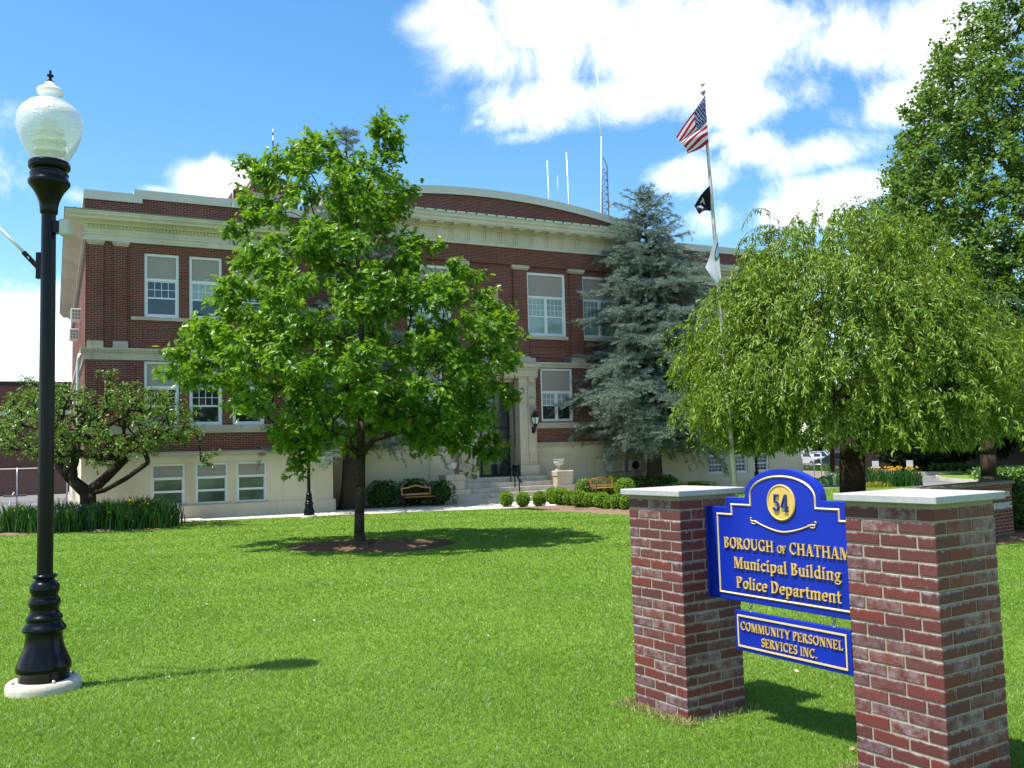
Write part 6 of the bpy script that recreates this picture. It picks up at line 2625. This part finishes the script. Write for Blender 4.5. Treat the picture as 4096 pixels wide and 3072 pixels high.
iv = [flat(*cz(x, y)) for x in range(1570, 2000, 24) for y in (268, 285, 300, 318)]
ground_cover("ivy", "bright green ivy ground cover on the bank behind the low brick wall", [(q.x, q.y) for q in iv], 5200, .16, .55)
iv = [flat(*cz(x, y)) for x in range(1170, 1520, 24) for y in (236, 242)]
ground_cover("ivy", "low green ivy along the kerb beyond the driveway", [(q.x, q.y) for q in iv], 2600, .18, .55)
LB = "dark trees and shrubs beyond the drive"
BT = [(28, 62, 5.2, 3.0, "dark rounded shrub tree behind the low building corner"), (34, 66, 8.5, 4.2, "dark leafy tree standing beyond the kerb, right of the low building"), (41, 64, 6.0, 3.6, "broad dark shrub tree behind the ivy bank"),
      (47, 60, 7.5, 4.0, "dark tree at the far right edge behind the tall tree trunk"), (38, 74, 11, 5.0, "tall dark tree rising behind the shrubs beyond the drive"), (52, 72, 12, 6.0, "largest dark tree in the far right background"),
      (24, 95, 11, 5.5, "distant tree behind the far car park, just right of the building"), (31, 100, 12, 6.0, "distant tree behind the low building")]
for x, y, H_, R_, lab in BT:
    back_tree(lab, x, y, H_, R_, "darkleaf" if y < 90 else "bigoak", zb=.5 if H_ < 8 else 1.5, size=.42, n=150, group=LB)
for i, (x, y, H_, R_, lab) in enumerate(((-62, 120, 9, 6, "distant tree beyond the brick hall at far left"), (60, 90, 14, 8, "distant broad tree at the far right horizon"), (80, 80, 13, 8, "distant tree right of the frame beyond the bank"))):
    back_tree(lab, x, y, H_, R_, "bigoak", zb=1, size=.6, n=120, group="distant trees on the horizon")

# ------------------------------------------------------------------ grass blades on the lawns
def grass_field(n, y0, y1, half):
    # blades thin out and broaden with distance from the street
    e = -.15
    y = (rng.random(n) * (y1 ** e - y0 ** e) + y0 ** e) ** (1 / e)
    x = (rng.random(n) * 2 - 1) * half * y
    h = .031
    wd = .0013 * (y / 4.5) ** 1.2
    u = (x - P0[0]) * D[0] + (y - P0[1]) * D[1]
    v = (x - P0[0]) * N[0] + (y - P0[1]) * N[1]
    el_ = np.interp(u, [q[0] for q in EDGE_L], [q[1] for q in EDGE_L])
    ru = np.interp(v, [q[0] for q in RIGHT_U], [q[1] for q in RIGHT_U])
    ok = np.where(u <= 6.9, v < el_, np.where(v < -15, u < ru, (u > 11.9) & (u < ru) & (v < -2.6)))
    ok &= ((x - RING[0]) / RING[2]) ** 2 + ((y - RING[1]) / RING[3]) ** 2 > 1
    ok &= (x - L0[0]) ** 2 + (y - L0[1]) ** 2 > .285 ** 2
    for nn_ in (N1, N2):
        c_ = nn_ + (-A2 + B2) * .265
        a_ = (x - c_[0]) * A2[0] + (y - c_[1]) * A2[1]
        b_ = (x - c_[0]) * B2[0] + (y - c_[1]) * B2[1]
        ok &= (np.abs(a_) > .272) | (np.abs(b_) > .272)
    ins = np.zeros(n, bool)
    m_ = len(IRISBED)
    for i in range(m_):
        (x1, y1_), (x2, y2_) = IRISBED[i], IRISBED[(i + 1) % m_]
        cond = ((y1_ > y) != (y2_ > y)) & (x < (x2 - x1) * (y - y1_) / (y2_ - y1_ + 1e-12) + x1)
        ins ^= cond
    ok &= ~ins
    dwall = (x - pa.x) * -math.sin(ang) + (y - pa.y) * math.cos(ang)
    awall = (x - pa.x) * math.cos(ang) + (y - pa.y) * math.sin(ang)
    ok &= ~((dwall > -.9) & (dwall < .5) & (awall > 0) & (awall < ln + 1.5))
    x, y = x[ok], y[ok]
    n = len(x)
    z = np.clip((33 - y) * .0162, 0, .47) + .012 * np.sin(x * 1.3 + .7 * y) + .01 * np.sin(y * 1.9 - x * .6)
    z = np.maximum(z, 0) + .010
    patchy = .5 + .5 * np.sin(x * 2.1 + np.sin(y * 1.7) * 1.4) * np.sin(y * 2.6 + np.sin(x * 1.3))
    hh_ = h * rng.uniform(.55, 1.25, n) * (.8 + .35 * patchy)
    th = rng.random(n) * 2 * PI
    ln2 = rng.normal(size=(n, 2)) * .75
    w_ = wd[ok] * rng.uniform(.7, 1.3, n)
    V = np.zeros((n, 5, 3))
    for i, (f, wf) in enumerate(((0, 1), (.55, .85))):
        bx = x + ln2[:, 0] * hh_ * f ** 2
        by = y + ln2[:, 1] * hh_ * f ** 2
        V[:, 2 * i] = np.stack([bx - np.cos(th) * w_ * wf, by - np.sin(th) * w_ * wf, z + hh_ * f], 1)
        V[:, 2 * i + 1] = np.stack([bx + np.cos(th) * w_ * wf, by + np.sin(th) * w_ * wf, z + hh_ * f], 1)
    V[:, 4] = np.stack([x + ln2[:, 0] * hh_, y + ln2[:, 1] * hh_, z + hh_ * .93], 1)
    fs = np.array([0, 1, 3, 2, 2, 3, 4])
    loops = (np.arange(n)[:, None] * 5 + fs[None]).ravel()
    tot = np.tile(np.array([4, 3]), n)
    return V.reshape(-1, 3), loops, tot


parts = [grass_field(1150000, 2.6, 46, .73)]
off = 0
Vs, Ls, Ts = [], [], []
for V, lo, tt in parts:
    Vs.append(V)
    Ls.append(lo + off)
    Ts.append(tt)
    off += len(V)
tot = np.concatenate(Ts)
go = npmesh("grass", np.concatenate(Vs), np.concatenate(Ls), np.concatenate([[0], np.cumsum(tot)[:-1]]), tot, "grass")
tag(go, "short bright green mown grass covering the lawn", "grass", None, "stuff")


# ------------------------------------------------------------------ dry grass at the foot of the pillars, litter on the lawn
MAT["drygrass"] = leaf_mat("dry_grass_blade", [(.34, .32, .12), (.42, .38, .17), (.26, .30, .08)], .3, .5, (1.1, 1.05, .7), .3)
MAT["litter"] = leaf_mat("dry_leaf_litter", [(.45, .38, .24), (.35, .20, .10), (.6, .58, .5)], .2, .6, (1, 1, 1))
PP = []
for nn_ in (N1, N2):
    c_ = nn_ + (-A2 + B2) * .265
    for _ in range(2600):
        side = random.randrange(4)
        a_, o_ = random.uniform(-.36, .36), .275 + abs(random.gauss(0, .055))
        if side > 1 and random.random() < .75:
            continue
        l_ = [(a_, -o_), (-o_, a_), (a_, o_), (o_, a_)][side]
        q = c_ + A2 * l_[0] + B2 * l_[1]
        PP.append((q[0], q[1], lz(q[1]) + .012))
PP = np.array(PP)
o = leaves("dry_grass", "blade", PP, rng.normal(size=PP.shape) * .6 + T(0, 0, .9), rng.normal(size=PP.shape) + T(0, -.5, 0), rng.uniform(.025, .05, len(PP)), "drygrass", None)
tag(o, "pale dry grass around the foot of the two brick pillars", "grass", None, "stuff")
PP = []
while len(PP) < 170:
    y = random.uniform(3.6, 26) ** 1.0
    x = random.uniform(-.6, .55) * y
    u_, v_ = uv_of(x, y)
    if lawn_ok(u_, v_):
        PP.append((x, y, lz(y) + .04))
PP = np.array(PP)
o = leaves("leaf_litter", "oval", PP, rng.normal(size=PP.shape) * T(1, 1, .25), rng.normal(size=PP.shape) * .4 + T(0, 0, 1), rng.uniform(.022, .05, len(PP)), "litter", None)
tag(o, "small dry leaves and pale petals scattered over the lawn", "fallen leaves", None, "stuff")
